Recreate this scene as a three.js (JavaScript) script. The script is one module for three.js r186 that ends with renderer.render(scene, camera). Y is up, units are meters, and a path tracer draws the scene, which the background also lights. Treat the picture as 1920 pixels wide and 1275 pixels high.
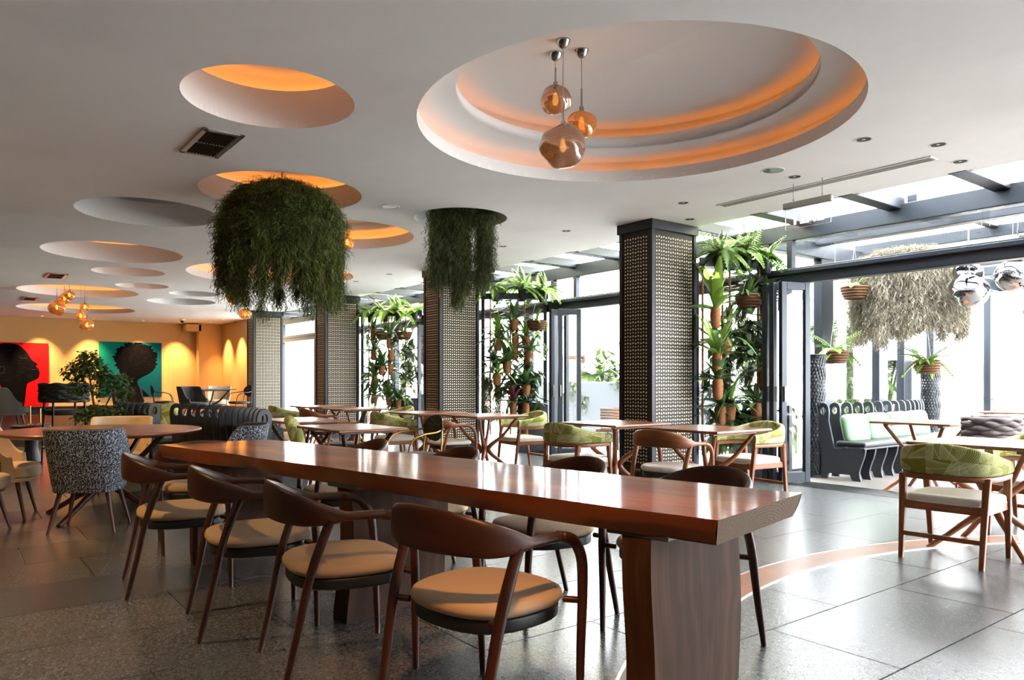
import * as THREE from 'three';
import { RoundedBoxGeometry } from 'three/addons/geometries/RoundedBoxGeometry.js';
import { mergeGeometries } from 'three/addons/utils/BufferGeometryUtils.js';
import { FontLoader } from 'three/addons/loaders/FontLoader.js';
import { TextGeometry } from 'three/addons/geometries/TextGeometry.js';
import { RectAreaLightUniformsLib } from 'three/addons/lights/RectAreaLightUniformsLib.js';

// ---------------------------------------------------------------- camera, sky, exposure
// World: -z runs along the glazed front, +x points out through it, y up, metres.
const scene = new THREE.Scene();
const camera = new THREE.PerspectiveCamera(2 * Math.atan(637.5 / 1385) * 180 / Math.PI, 1920 / 1275, 0.05, 200);
camera.position.set(0, 1.17, 0);
camera.rotation.y = -36.8 * Math.PI / 180;
camera.setViewOffset(1920, 1275, 30, -78.5, 1920, 1275);
scene.background = new THREE.Color(0.93, 0.97, 1.0);       // bright overcast sky
scene.backgroundIntensity = 17;
const renderer = new THREE.WebGLRenderer({ antialias: true });
renderer.toneMapping = THREE.LinearToneMapping;
renderer.toneMappingExposure = 1.6;
renderer.shadowMap.enabled = true;
RectAreaLightUniformsLib.init();

// ---------------------------------------------------------------- helpers
let seed = 7;
const rnd = () => { seed = (seed * 1664525 + 1013904223) >>> 0; return seed / 4294967296; };
const rr = (a, b) => a + (b - a) * rnd();
const V = (x, y, z) => new THREE.Vector3(x, y, z);
const D = Math.PI / 180;
const used = {};
function numbered(n) { used[n] = (used[n] ?? -1) + 1; return used[n] ? n + '_' + String(used[n]).padStart(3, '0') : n; }
function thing(name, label, category, pos = [0, 0, 0], turn = 0, group) {
  const o = new THREE.Group(); o.name = numbered(name); o.position.set(...pos); o.rotation.y = turn;
  o.userData = { label, category }; if (group) o.userData.group = group;
  scene.add(o); return o;
}
function copyThing(src, label, pos, turn, group) {
  const o = src.clone(); o.name = numbered(src.name.replace(/_\d{3}$/, '')); o.position.set(...pos); o.rotation.y = turn;
  o.userData = { label, category: src.userData.category }; if (group) o.userData.group = group;
  scene.add(o); return o;
}
function structure(name) { const o = new THREE.Group(); o.name = numbered(name); o.userData = { kind: 'structure' }; scene.add(o); return o; }
function part(name, geo, mat, parent, pos, rot) {
  const m = new THREE.Mesh(Array.isArray(geo) ? merge(geo) : geo, mat); m.name = name;
  if (pos) m.position.set(...pos); if (rot) m.rotation.set(...rot);
  parent.add(m); return m;
}
function merge(list) {
  const l = list.map((g) => { const k = g.index ? g.toNonIndexed() : g.clone(); for (const n of Object.keys(k.attributes)) if (!['position', 'normal', 'uv'].includes(n)) k.deleteAttribute(n); return k; });
  return mergeGeometries(l);
}
const box = (w, h, d, x = 0, y = 0, z = 0) => uvM(new THREE.BoxGeometry(w, h, d)).translate(x, y, z);
const rbox = (w, h, d, r = 0.01, x = 0, y = 0, z = 0, s = 2) => uvM(new RoundedBoxGeometry(w, h, d, s, Math.min(r, w / 2.01, h / 2.01, d / 2.01))).translate(x, y, z);
const cyl = (r1, r2, h, x = 0, y = 0, z = 0, s = 20, open = false) => new THREE.CylinderGeometry(r1, r2, h, s, 1, open).translate(x, y, z);
const sph = (r, x = 0, y = 0, z = 0, s = 20) => new THREE.SphereGeometry(r, s, Math.ceil(s * 0.7)).translate(x, y, z);
const lathe = (pts, s = 32) => new THREE.LatheGeometry(pts.map((p) => new THREE.Vector2(p[0], p[1])), s);
// uv in metres by the way a face points; u follows the grain axis where it can
function uvM(g, grain = null, s = 1) {
  const p = g.attributes.position, n = g.attributes.normal, uv = new Float32Array(p.count * 2);
  for (let i = 0; i < p.count; i++) {
    const a = [Math.abs(n.getX(i)), Math.abs(n.getY(i)), Math.abs(n.getZ(i))], c = [p.getX(i), p.getY(i), p.getZ(i)];
    const k = a.indexOf(Math.max(...a)); let [u, v] = k === 0 ? [2, 1] : k === 1 ? [0, 2] : [0, 1];
    if (grain !== null && v === grain) [u, v] = [v, u];
    uv[i * 2] = c[u] * s; uv[i * 2 + 1] = c[v] * s;
  }
  g.setAttribute('uv', new THREE.BufferAttribute(uv, 2)); return g;
}
// a rail swept along a smooth path: half width w(t), half height h(t), squareness e
function sweep(pts, w, h, { up = V(0, 1, 0), n = 20, m = 12, e = 2, closed = false } = {}) {
  const c = new THREE.CatmullRomCurve3(pts.map((p) => Array.isArray(p) ? V(...p) : p), closed, 'centripetal');
  const W = typeof w === 'function' ? w : () => w, Hh = typeof h === 'function' ? h : () => h;
  const pos = [], uv = [], idx = [], L = c.getLength();
  for (let i = 0; i <= n; i++) {
    const t = i / n, p = c.getPoint(t), T = c.getTangent(t);
    const side = T.clone().cross(up).normalize(), u2 = side.clone().cross(T).normalize();
    for (let j = 0; j <= m; j++) {
      const a = j / m * Math.PI * 2, ca = Math.cos(a), sa = Math.sin(a);
      const x = Math.sign(ca) * Math.abs(ca) ** (2 / e) * W(t), y = Math.sign(sa) * Math.abs(sa) ** (2 / e) * Hh(t);
      pos.push(p.x + side.x * x + u2.x * y, p.y + side.y * x + u2.y * y, p.z + side.z * x + u2.z * y);
      uv.push(t * L, j / m * 4 * (W(t) + Hh(t)) * 0.8);
    }
  }
  const q = m + 1;
  for (let i = 0; i < n; i++) for (let j = 0; j < m; j++) { const a = i * q + j, b = a + q; idx.push(a, a + 1, b, b, a + 1, b + 1); }
  if (!closed) for (const i of [0, n]) {
    const p = c.getPoint(i / n), k = pos.length / 3; pos.push(p.x, p.y, p.z); uv.push(0, 0);
    const T = c.getTangent(i / n).multiplyScalar((i ? 1 : -1) * Math.min(W(i / n), Hh(i / n)) * 0.25); pos[k * 3] += T.x; pos[k * 3 + 1] += T.y; pos[k * 3 + 2] += T.z;
    for (let j = 0; j < m; j++) i ? idx.push(k, i * q + j + 1, i * q + j) : idx.push(k, i * q + j, i * q + j + 1);
  }
  const g = new THREE.BufferGeometry();
  g.setAttribute('position', new THREE.Float32BufferAttribute(pos, 3)); g.setAttribute('uv', new THREE.Float32BufferAttribute(uv, 2)); g.setIndex(idx);
  for (let i = 0; i < idx.length; i += 3) { const k = idx[i + 1]; idx[i + 1] = idx[i + 2]; idx[i + 2] = k; }
  g.setIndex(idx); g.computeVertexNormals();
  const N = g.attributes.normal;           // close the seam of the normals
  for (let i = 0; i <= n; i++) { const a = i * q, b = a + m; const v = V(N.getX(a) + N.getX(b), N.getY(a) + N.getY(b), N.getZ(a) + N.getZ(b)).normalize(); N.setXYZ(a, v.x, v.y, v.z); N.setXYZ(b, v.x, v.y, v.z); }
  return g;
}
const tube = (a, b, r1, r2 = r1, m = 10) => sweep([a, b], (t) => r1 + (r2 - r1) * t, (t) => r1 + (r2 - r1) * t, { n: 2, m, up: Math.abs(b[1] - a[1]) > 0.9 * Math.hypot(b[0] - a[0], b[1] - a[1], b[2] - a[2]) ? V(0, 0, 1) : V(0, 1, 0) });
// a cushion or slab with a superellipse outline, domed top
function pad(w, d, y0, y1, { e = 3, dome = 0.012, round = 0.018, n = 40, front = 1, tri = 1 } = {}) {
  const prof = [[0, y1 + dome], [0.35, y1 + dome * 0.9], [0.7, y1 + dome * 0.5], [1 - round / w * 2, y1], [1 - round / w * 0.6, y1 - round * 0.35], [1, y1 - round], [1, y0 + round * 0.6], [1 - round / w, y0], [0.5, y0], [0, y0]];
  const pos = [], uv = [], idx = [];
  prof.forEach(([k, y]) => { for (let j = 0; j <= n; j++) {
    const a = j / n * Math.PI * 2, ca = Math.cos(a), sa = Math.sin(a);
    const x = Math.sign(ca) * Math.abs(ca) ** (2 / e) * w / 2 * k, z = Math.sign(sa) * Math.abs(sa) ** (2 / e) * d / 2 * k;
    const x2 = x * (1 + (front - 1) * (z / d)); pos.push(x2, y, z); uv.push(x2, z + (y - y1));
  } });
  const q = n + 1;
  for (let i = 0; i < prof.length - 1; i++) for (let j = 0; j < n; j++) { const a = i * q + j, b = a + q; idx.push(a, a + 1, b, b, a + 1, b + 1); }
  const g = new THREE.BufferGeometry();
  g.setAttribute('position', new THREE.Float32BufferAttribute(pos, 3)); g.setAttribute('uv', new THREE.Float32BufferAttribute(uv, 2)); g.setIndex(idx); g.computeVertexNormals();
  const N = g.attributes.normal; for (let i = 0; i < prof.length; i++) { const a = i * q, b = a + n; N.setXYZ(b, N.getX(a), N.getY(a), N.getZ(a)); }
  for (let j = 0; j < q; j++) { N.setXYZ(j, 0, 1, 0); N.setXYZ((prof.length - 1) * q + j, 0, -1, 0); }
  return g;
}
// a grid surface f(u,v) -> [x,y,z]
function grid(nu, nv, f, uvs = null) {
  const pos = [], uv = [], idx = [];
  for (let i = 0; i <= nu; i++) for (let j = 0; j <= nv; j++) { const p = f(i / nu, j / nv); pos.push(...p); uv.push(...(uvs ? uvs(i / nu, j / nv) : [i / nu, j / nv])); }
  for (let i = 0; i < nu; i++) for (let j = 0; j < nv; j++) { const a = i * (nv + 1) + j, b = a + nv + 1; idx.push(a, b, a + 1, b, b + 1, a + 1); }
  const g = new THREE.BufferGeometry();
  g.setAttribute('position', new THREE.Float32BufferAttribute(pos, 3)); g.setAttribute('uv', new THREE.Float32BufferAttribute(uv, 2)); g.setIndex(idx); g.computeVertexNormals(); return g;
}
// ---------------------------------------------------------------- textures and materials
const hash = (x, y, s) => { let h = (x * 374761393 + y * 668265263 + s * 974711) | 0; h = Math.imul(h ^ (h >>> 13), 1274126177); return ((h ^ (h >>> 16)) >>> 0) / 4294967296; };
function vnoise(x, y, px, py, s) {          // value noise, period px by py
  const xi = Math.floor(x), yi = Math.floor(y), fx = x - xi, fy = y - yi, m = (a, b) => ((a % b) + b) % b;
  const u = fx * fx * (3 - 2 * fx), v = fy * fy * (3 - 2 * fy);
  const a = hash(m(xi, px), m(yi, py), s), b = hash(m(xi + 1, px), m(yi, py), s), c = hash(m(xi, px), m(yi + 1, py), s), d = hash(m(xi + 1, px), m(yi + 1, py), s);
  return a + (b - a) * u + (c - a) * v + (a - b - c + d) * u * v;
}
const fbm = (u, v, fx, fy, s, o = 4) => { let t = 0, a = 0.5, w = 0; for (let i = 0; i < o; i++) { t += a * vnoise(u * fx, v * fy, fx, fy, s + i); w += a; a *= 0.55; fx *= 2; fy *= 2; } return t / w; };
function tex(w, h, fn, srgb = true, rep = 1) {
  const d = new Uint8Array(w * h * 4);
  for (let y = 0; y < h; y++) for (let x = 0; x < w; x++) { const c = fn(x / w, y / h), k = (y * w + x) * 4; d[k] = c[0]; d[k + 1] = c[1]; d[k + 2] = c[2]; d[k + 3] = 255; }
  const t = new THREE.DataTexture(d, w, h); t.wrapS = t.wrapT = THREE.RepeatWrapping; t.magFilter = THREE.LinearFilter; t.minFilter = THREE.LinearMipmapLinearFilter; t.generateMipmaps = true;
  if (srgb) t.colorSpace = THREE.SRGBColorSpace; t.repeat.set(rep, rep); t.needsUpdate = true; return t;
}
const mix3 = (a, b, t) => [a[0] + (b[0] - a[0]) * t, a[1] + (b[1] - a[1]) * t, a[2] + (b[2] - a[2]) * t];
const clamp = (x) => Math.max(0, Math.min(1, x));
function woodTex(c1, c2, c3, s, rings = 9) {
  return tex(512, 512, (u, v) => {
    const warp = fbm(u, v, 2, 4, s) * 1.2, g = 0.5 + 0.5 * Math.sin((v * rings + warp * 2.2) * Math.PI * 2), f = fbm(u, v, 4, 96, s + 9, 3), b = fbm(u, v, 2, 8, s + 20, 3);
    return mix3(mix3(c1, c2, clamp(g * 0.45 + f * 0.7 - 0.1)), c3, clamp((b - 0.45) * 1.6));
  });
}
const M = {};
const std = (o) => new THREE.MeshStandardMaterial(o), phy = (o) => new THREE.MeshPhysicalMaterial(o);
const rgb = (r, g, b) => new THREE.Color().setRGB(r, g, b);
M.plaster = std({ color: rgb(0.9, 0.9, 0.895), roughness: 0.85, map: tex(256, 256, (u, v) => { const k = 240 + 14 * fbm(u, v, 4, 4, 31); return [k, k, k]; }) });
M.plaster.map.repeat.set(0.4, 0.4);
M.ochre = std({ color: 0xd9ae70, roughness: 0.8 });
const graniteTone = (s, k) => tex(512, 512, (u, v) => { const f = hash(Math.floor(u * 512), Math.floor(v * 512), s), q = fbm(u, v, 140, 140, s + 3, 2), c = fbm(u, v, 3, 3, s + 5, 3); const t = k * (0.5 + 0.2 * f + 0.72 * q + 0.12 * (c - 0.5)); return [t * 0.98, t, t * 1.0]; });
M.granite = [86, 81, 91].map((k, i) => phy({ map: graniteTone(40 + i * 7, k), roughness: 0.27, ior: 1.75 }));
M.grout = std({ color: 0x9a9a95, roughness: 0.9 });
M.slate = std({ color: 0x2b333b, roughness: 0.35, map: M.granite[1].map });
M.deck = std({ color: 0x5f5a54, roughness: 0.7 });
M.copper = std({ color: 0xb06a3c, roughness: 0.32, map: tex(256, 256, (u, v) => { const k = 200 + 70 * (fbm(u, v, 5, 5, 90) - 0.4); return [k, k * 0.97, k * 0.94]; }) });
M.steelLine = std({ color: 0xc9c9c4, roughness: 0.3, metalness: 0.8 });
const W1 = woodTex([66, 34, 20], [104, 56, 32], [48, 25, 15], 3), W2 = woodTex([120, 66, 34], [160, 94, 52], [98, 52, 27], 13), W3 = woodTex([122, 64, 30], [166, 96, 50], [84, 44, 22], 23, 5), W4 = woodTex([80, 62, 52], [118, 94, 80], [62, 47, 40], 33, 12);
M.walnut = std({ map: W1, roughness: 0.42, color: 0xcabbb0 });
M.teak = std({ map: W2, roughness: 0.42 });
M.darkwood = std({ map: W1, roughness: 0.5, color: 0x8a8078 });
M.slab = phy({ map: W3, roughness: 0.6, specularIntensity: 0.3, clearcoat: 0.5, clearcoatRoughness: 0.1 });
M.slabEdge = phy({ map: W3, roughness: 0.42, clearcoat: 0.3, clearcoatRoughness: 0.3, color: 0xc9b8ac });
M.slableg = phy({ map: W4, roughness: 0.8, specularIntensity: 0.35, color: 0xb4a296 });
M.endgrain = phy({ roughness: 0.8, specularIntensity: 0.35, color: 0xc8beb4, map: tex(512, 256, (u, v) => { const dx = (u - 0.52) * 3.2, dy = v * 0.5 + 0.55; const r = Math.hypot(dx, dy * 1.3) * 13 + 1.5 * fbm(u, v, 4, 4, 55); const g = 0.5 + 0.5 * Math.sin(r * 6.28), f = fbm(u, v, 90, 40, 57, 2); return mix3([104, 88, 74], [146, 126, 108], clamp(g * 0.6 + f * 0.5 - 0.05)); }) });
M.tabletop = phy({ map: W2, roughness: 0.3, clearcoat: 0.4, clearcoatRoughness: 0.2 });
M.roundtop = phy({ map: W3, roughness: 0.32, clearcoat: 0.4, clearcoatRoughness: 0.2, color: 0xd8c8b8 });
const weaveBump = tex(256, 256, (u, v) => { const k = 128 + 70 * Math.sin(u * 64 * 6.283) * Math.sin(v * 64 * 6.283) + 40 * (hash(Math.floor(u * 256), Math.floor(v * 256), 5) - 0.5); return [k, k, k]; }, false, 4);
const cloth = (color, extra = {}) => phy({ color, roughness: 0.9, sheen: 0.3, sheenRoughness: 0.6, bumpMap: weaveBump, bumpScale: 0.0006, ...extra });
M.beige = cloth(0xae967a); M.cream = cloth(0xd9d3c8, { roughness: 0.55 }); M.tan = cloth(0xc2a98a);
M.mint = cloth(rgb(0.185, 0.31, 0.19)); M.charcoal = cloth(0x2e3134); M.blackSeat = cloth(0x1d1f22, { roughness: 0.5 });
M.tweed = cloth(0xffffff, { map: tex(256, 256, (u, v) => { const x = Math.floor(u * 64), y = Math.floor(v * 48); const k = hash(x + (y % 2) * 7, y, 3), f = hash(Math.floor(u * 256), Math.floor(v * 256), 8); const b = k > 0.68 ? 90 + 120 * f : 14 + 26 * f; return [b * 0.93, b * 0.98, b * 1.08]; }, true, 3.4) });
M.leopard = cloth(0xffffff, { map: tex(256, 256, (u, v) => { const k = fbm(u, v, 10, 16, 61, 2); return k > 0.56 ? [70, 68, 62] : [22, 24, 27]; }, true, 3) });
// palm-leaf print
{
  const c = document.createElement('canvas'); c.width = c.height = 1024; const g = c.getContext('2d');
  g.fillStyle = '#78782a'; g.fillRect(0, 0, 1024, 1024);
  const tones = ['#8a8a36', '#626420', '#9a9a52', '#7b8030'];
  for (let i = 0; i < 60; i++) { g.fillStyle = tones[i % 4]; g.globalAlpha = 0.3; g.beginPath(); g.ellipse(rr(0, 1024), rr(0, 1024), rr(40, 160), rr(30, 80), rr(0, 3), 0, 7); g.fill(); }
  g.globalAlpha = 0.8; g.lineCap = 'round';
  for (let i = 0; i < 15; i++) {
    const x = rr(-150, 1000), y = rr(-100, 1100), a = rr(0, 6.28), L = rr(380, 560), bend = rr(-0.8, 0.8);
    g.strokeStyle = i % 3 ? '#e4e0b8' : '#cfd39a';
    let px = x, py = y, dir = a;
    for (let k = 0; k < 24; k++) {
      const nx = px + Math.cos(dir) * L / 24, ny = py + Math.sin(dir) * L / 24;
      g.lineWidth = 7; g.beginPath(); g.moveTo(px, py); g.lineTo(nx, ny); g.stroke();
      const q = Math.sin(Math.PI * (k + 3) / 29) * L * 0.5; g.lineWidth = 4.6;
      for (const s of [-1, 1]) { g.beginPath(); g.moveTo(px, py); g.quadraticCurveTo(px + Math.cos(dir + s * 1.25) * q * 0.5, py + Math.sin(dir + s * 1.25) * q * 0.5, px + Math.cos(dir + s * 0.8) * q, py + Math.sin(dir + s * 0.8) * q); g.stroke(); }
      px = nx; py = ny; dir += bend / 24;
    }
  }
  const t = new THREE.CanvasTexture(c); t.colorSpace = THREE.SRGBColorSpace; t.wrapS = t.wrapT = THREE.RepeatWrapping; t.repeat.set(1.8, 1.8);
  M.palm = cloth(0xffffff, { map: t });
}
M.black = std({ color: 0x23272c, roughness: 0.45, metalness: 0.3 });
M.frame = std({ color: 0x2d333b, roughness: 0.4, metalness: 0.35 });
M.bench = std({ color: 0x33383e, roughness: 0.55 });
M.blackRib = std({ color: 0x1a1c20, roughness: 0.5 });
M.chrome = std({ color: 0xa6a8aa, roughness: 0.06, metalness: 1 });
M.brass = std({ color: 0xb08d4a, roughness: 0.3, metalness: 1 });
M.steel = std({ color: 0xa8a8a4, roughness: 0.35, metalness: 0.9 });
M.bronze = std({ color: 0x2a2522, roughness: 0.5, metalness: 0.5 });
M.stud = std({ color: 0xd8c8aa, roughness: 0.3 });
M.white = std({ color: 0xe6e5e1, roughness: 0.6 });
M.grille = std({ color: 0x3a3a38, roughness: 0.7 });
M.glass = phy({ color: 0xffffff, transmission: 1, thickness: 0, roughness: 0, ior: 1.5 });
M.frost = phy({ color: 0xf6f2e2, transmission: 1, thickness: 0, roughness: 0.35 });
M.acrylic = phy({ color: 0xffffff, transmission: 1, thickness: 0, roughness: 0.02, ior: 1.5 });
M.cork = std({ roughness: 0.85, map: tex(256, 256, (u, v) => mix3([110, 66, 36], [176, 118, 74], fbm(u, v, 8, 30, 66, 4)), true, 3) });
M.basket = std({ color: 0x5a3a22, roughness: 0.8 });
const leafMat = (r, g, b, t = 0.12) => phy({ color: rgb(r, g, b), roughness: 0.5, transmission: t, thickness: 0 });
M.leaf = [leafMat(0.07, 0.165, 0.03, 0.2), leafMat(0.035, 0.095, 0.025, 0.15), leafMat(0.15, 0.27, 0.04, 0.25)]; M.fern = [leafMat(0.1, 0.22, 0.022, 0.2), leafMat(0.15, 0.29, 0.03, 0.22)];
M.leafDark = leafMat(0.055, 0.115, 0.022); M.leafLit = leafMat(0.2, 0.34, 0.035, 0.25); M.leafOut = leafMat(0.06, 0.11, 0.015); M.leafDark2 = leafMat(0.035, 0.085, 0.022, 0.1); M.leafRed = leafMat(0.2, 0.03, 0.06);
M.moss = std({ color: 0x4a5c2c, roughness: 0.95 }); M.mossDry = std({ color: 0x9c9079, roughness: 0.95 }); M.mossPale = std({ color: 0x6f7c52, roughness: 0.95 });
M.bark = std({ color: 0x5a4632, roughness: 0.9 });
M.rattan = std({ color: 0x5f4332, roughness: 0.7 }); M.rope = std({ color: 0x5d5455, roughness: 0.8 }); M.ropeDark = std({ color: 0x25282c, roughness: 0.7 });
M.whiteWall = std({ color: 0xe9e7e2, roughness: 0.9 }); M.greyWall = std({ color: 0x565b5f, roughness: 0.85 }); M.stone = std({ color: 0x47565f, roughness: 0.8, map: tex(256, 256, (u, v) => { const k = 150 + 100 * fbm(u, v, 8, 10, 71, 3); return [k, k, k]; }) });
M.paving = std({ color: 0xd6d3cc, roughness: 0.85 });
const glow = (r, g, b, k) => std({ color: 0x000000, emissive: rgb(r, g, b), emissiveIntensity: k });
M.led = glow(1.0, 0.34, 0.06, 6);
M.ledDim = glow(1.0, 0.34, 0.06, 2); M.bulb = glow(1.0, 0.62, 0.25, 14); M.lens = glow(1.0, 0.62, 0.25, 3);
// ================================================================ the building
const CH = 3.0;                                    // ceiling height
const floor = structure('floor');
part('screed', box(16, 0.2, 34, 2.1, -0.114, -10), M.grout, floor);
{
  const tileG = {}; const tile = (w, d) => { const k = w.toFixed(2) + d.toFixed(2); return tileG[k] ??= box(w, 0.02, d); };
  const rest = [], offs = [0.135, 0.73, 0.07, 1.0, 0.42, 0.675, 0.2, 0.86];
  let count = 0;
  for (let r = 0; r < 44; r++) {
    const z1 = -1.425 + 1.2 - (r) * 0.597, z0 = z1 - 0.597, row = r, o = row === 2 ? 0.73 : row === 3 ? 0.135 : offs[(row * 3 + 1) % 8];
    for (let x = -3.6 + o; x < 8.1; x += 1.2) {
      const a = Math.max(x, -3.4), b = Math.min(x + 1.2, 7.68); if (b - a < 0.05) continue;
      const w = b - a - 0.007, d = 0.59, cx = (a + b) / 2, cz = (z0 + z1) / 2;
      const inView = cx > -0.3 - cz * 0.02 && r < 38;
      if (inView && count < 290) { const m = part('tile', tile(w, d), M.granite[Math.floor(rnd() * 3)], floor, [cx, -0.01, cz]); m.rotation.y = rnd() < 0.5 ? 0 : Math.PI; count++; } else rest.push(box(w, 0.02, d, cx, -0.01, cz));
    }
  }
  const m = part('far_tiles', rest, M.granite[0], floor); m.userData.kind = 'stuff';
  part('tile', [box(11, 0.02, 6, 2.1, -0.01, 2.8)], M.granite[1], floor);
  // copper ring let into the floor, with its two pale metal edgings
  const ring = (r0, r1, y, m) => { const s = new THREE.Shape(); s.absarc(0, 0, r1, 200 * D, 345 * D, false); s.absarc(0, 0, r0, 345 * D, 200 * D, true); const g = new THREE.ExtrudeGeometry(s, { depth: 0.006, bevelEnabled: false, curveSegments: 96 }).rotateX(Math.PI / 2); const k = part(m === M.copper ? 'copper_band' : 'metal_edging', g, m, floor, [4.4, y, 1.35]); return k; };
  ring(3.87, 4.075, 0.0032, M.copper); ring(3.855, 3.87, 0.004, M.steelLine); ring(4.075, 4.09, 0.004, M.steelLine);
  part('threshold', box(0.46, 0.02, 30, 7.91, -0.009, -10), M.slate, floor);
}
const platform = structure('floor'); platform.name = 'floor_raised';
part('platform', box(9.4, 0.26, 8.6, 1.4, 0.13, -20.2), M.darkwood, platform);
part('step_edge', rbox(9.4, 0.03, 0.05, 0.008, 1.4, 0.262, -15.9), M.copper, platform);

const wall = (name, g, m) => { const w = structure(name); part('wall_surface', g, m, w); return w; };
wall('wall_back', [box(11.2, 3.8, 0.3, 1.9, 1.9, -24.75)], M.ochre);
wall('wall_left', [box(0.3, 3.8, 30, -3.65, 1.9, -10)], M.darkwood);
wall('wall_front', [box(12, 3.8, 0.3, 2.3, 1.9, 5.1)], M.plaster);
{ const w = wall('wall_right', [box(0.3, 3.8, 3.0, 7.25, 1.9, -23.1), box(0.9, 3.8, 0.3, 6.85, 1.9, -24.2)], M.ochre); part('bulkhead', rbox(0.45, 0.22, 0.5, 0.01, 6.25, 2.86, -24.3), M.ochre, w); }
const roof = structure('ceiling'); roof.name = 'ceiling_roof'; part('roof_slab', [box(11.1, 0.2, 30.5, 1.75, 3.95, -9.8), box(0.12, 0.9, 30.5, 7.16, 3.47, -9.8)], M.plaster, roof);

// ---------------------------------------------------------------- ceiling with its round recesses
const ceiling = structure('ceiling');
// [x, z, r, lip height, lit, second tier radius or 0]
const recesses = [[3.908, -3.63, 1.51, 0.1, 1, 1.24], [1.698, -4.719, 0.54, 0.27, 1, 0], [2.63, -6.98, 0.76, 0.24, 1, 0], [1.784, -8.674, 0.71, 0.27, 0, 0], [4.638, -6.862, 0.52, 0.3, 0, 0],
  [3.95, -8.552, 0.93, 0.13, 1, 0.66], [1.941, -11.647, 0.9, 0.28, 1, 0], [2.467, -13.51, 0.55, 0.28, 1, 0], [3.04, -15.33, 0.46, 0.26, 1, 0], [4.19, -16.05, 0.5, 0.3, 0, 0], [4.355, -17.79, 0.73, 0.3, 0, 0],
  [4.488, -12.373, 1.36, 0.12, 1, 1.08], [2.209, -17.06, 1.08, 0.16, 1, 0.8], [2.694, -21.12, 1.3, 0.12, 1, 1.0], [5.64, -15.58, 0.32, 0.3, 0, 0]];
{
  const s = new THREE.Shape(); s.moveTo(-3.5, -24.6); s.lineTo(7.1, -24.6); s.lineTo(7.1, 5.1); s.lineTo(-3.5, 5.1); s.closePath();
  for (const [x, z, r] of recesses) { const h = new THREE.Path(); h.absarc(x, z, r, 0, Math.PI * 2, true); s.holes.push(h); }
  part('ceiling_panel', uvM(new THREE.ExtrudeGeometry(s, { depth: 0.04, bevelEnabled: false, curveSegments: 48 }).rotateX(Math.PI / 2)), M.plaster, ceiling, [0, CH + 0.04, 0]);
}
function ledRing(x, y, z, r, k, parent) {
  part('light_strip', new THREE.TorusGeometry(r, 0.006, 6, 72).rotateX(Math.PI / 2), k < 0.5 ? M.ledDim : M.led, parent, [x, y, z]);
  const n = 8;
  for (let i = 0; i < n; i++) {
    const a = (i + 0.5) / n * Math.PI * 2, l = new THREE.RectAreaLight(rgb(1, 0.22, 0.018), 2.8 * k, 2 * r * Math.sin(Math.PI / n) * 0.98, 0.035);
    l.position.set(x + Math.cos(a) * r * 0.985, y + 0.012, z + Math.sin(a) * r * 0.985);
    l.lookAt(l.position.x, 9, l.position.z); l.rotation.set(Math.PI / 2, 0, 0); l.rotation.order = 'YXZ'; l.rotation.y = -a + Math.PI / 2; l.name = 'strip_light'; scene.add(l);
  }
}
for (const [x, z, r, lip, lit, r2] of recesses) {
  const mat = M.plaster, gap = r2 ? 0.15 : 0.13, seg = 72, tier = r2 ? lip + 0.12 : lit ? lip + 0.14 : 0.78;
  part('recess_lip', lathe([[r + 0.025, 0.02], [r + 0.025, lip], [r, lip], [r, 0.001], [r + 0.001, 0]], seg), mat, ceiling, [x, CH, z]);
  if (lit) ledRing(x, CH + Math.max(lip - 0.06, 0.05), z, r + 0.07, r > 1.45 ? 0.4 : r2 ? 0.7 : 1, ceiling);
  if (r2) {
    part('recess_tier', lathe([[r + gap, 0.04], [r + gap, tier], [r2, tier], [r2, tier + lip], [r2 + 0.025, tier + lip], [r2 + 0.025, tier + 0.03], [r + gap, tier + 0.03]], seg), mat, ceiling, [x, CH, z]);
    part('recess_top', lathe([[r2 + gap, tier + 0.02], [r2 + gap, tier + lip + 0.12], [0, tier + lip + 0.12]], seg), mat, ceiling, [x, CH, z]);
    if (lit) ledRing(x, CH + tier + Math.max(lip - 0.06, 0.05), z, r2 + 0.07, r > 1.45 ? 0.4 : 0.7, ceiling);
  } else part('recess_top', lathe([[r + gap, 0.04], [r + gap, tier], [0, tier]], seg), mat, ceiling, [x, CH, z]);
}
// ---------------------------------------------------------------- glazed front at x = 8.1
const front = structure('window_1');
part('head_beam', rbox(0.16, 0.2, 30, 0.01, 8.16, 2.95, -10), M.frame, front);
part('transom', [rbox(0.14, 0.19, 30, 0.01, 8.12, 2.425, -10), rbox(0.05, 0.05, 30, 0.008, 8.03, 2.47, -10)], M.frame, front);
for (const z of [-4.96, -5.27, -8.7, -9.25, -9.9, -12.9, -13.5, -14.6, -17.2, -19.0, -21.4]) part('mullion', rbox(0.09, 0.34, 0.07, 0.008, 8.12, 2.68, z), M.frame, front);
for (const z of [-5.27, -9.25, -9.9, -13.2, -14.6, -19.0, -21.5]) part('post', rbox(0.12, 2.34, 0.12, 0.01, 8.12, 1.17, z), M.frame, front);
const clz = [4.9, -0.6, -2.9, -4.96, -5.27, -8.7, -9.9, -12.9, -14.6, -17.2, -19.0, -21.4, -24.6];
for (let i = 0; i < clz.length - 1; i++) part('clerestory_pane', box(0.012, 0.34, clz[i] - clz[i + 1] - 0.07, 8.12, 2.68, (clz[i] + clz[i + 1]) / 2), M.glass, front);
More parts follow.
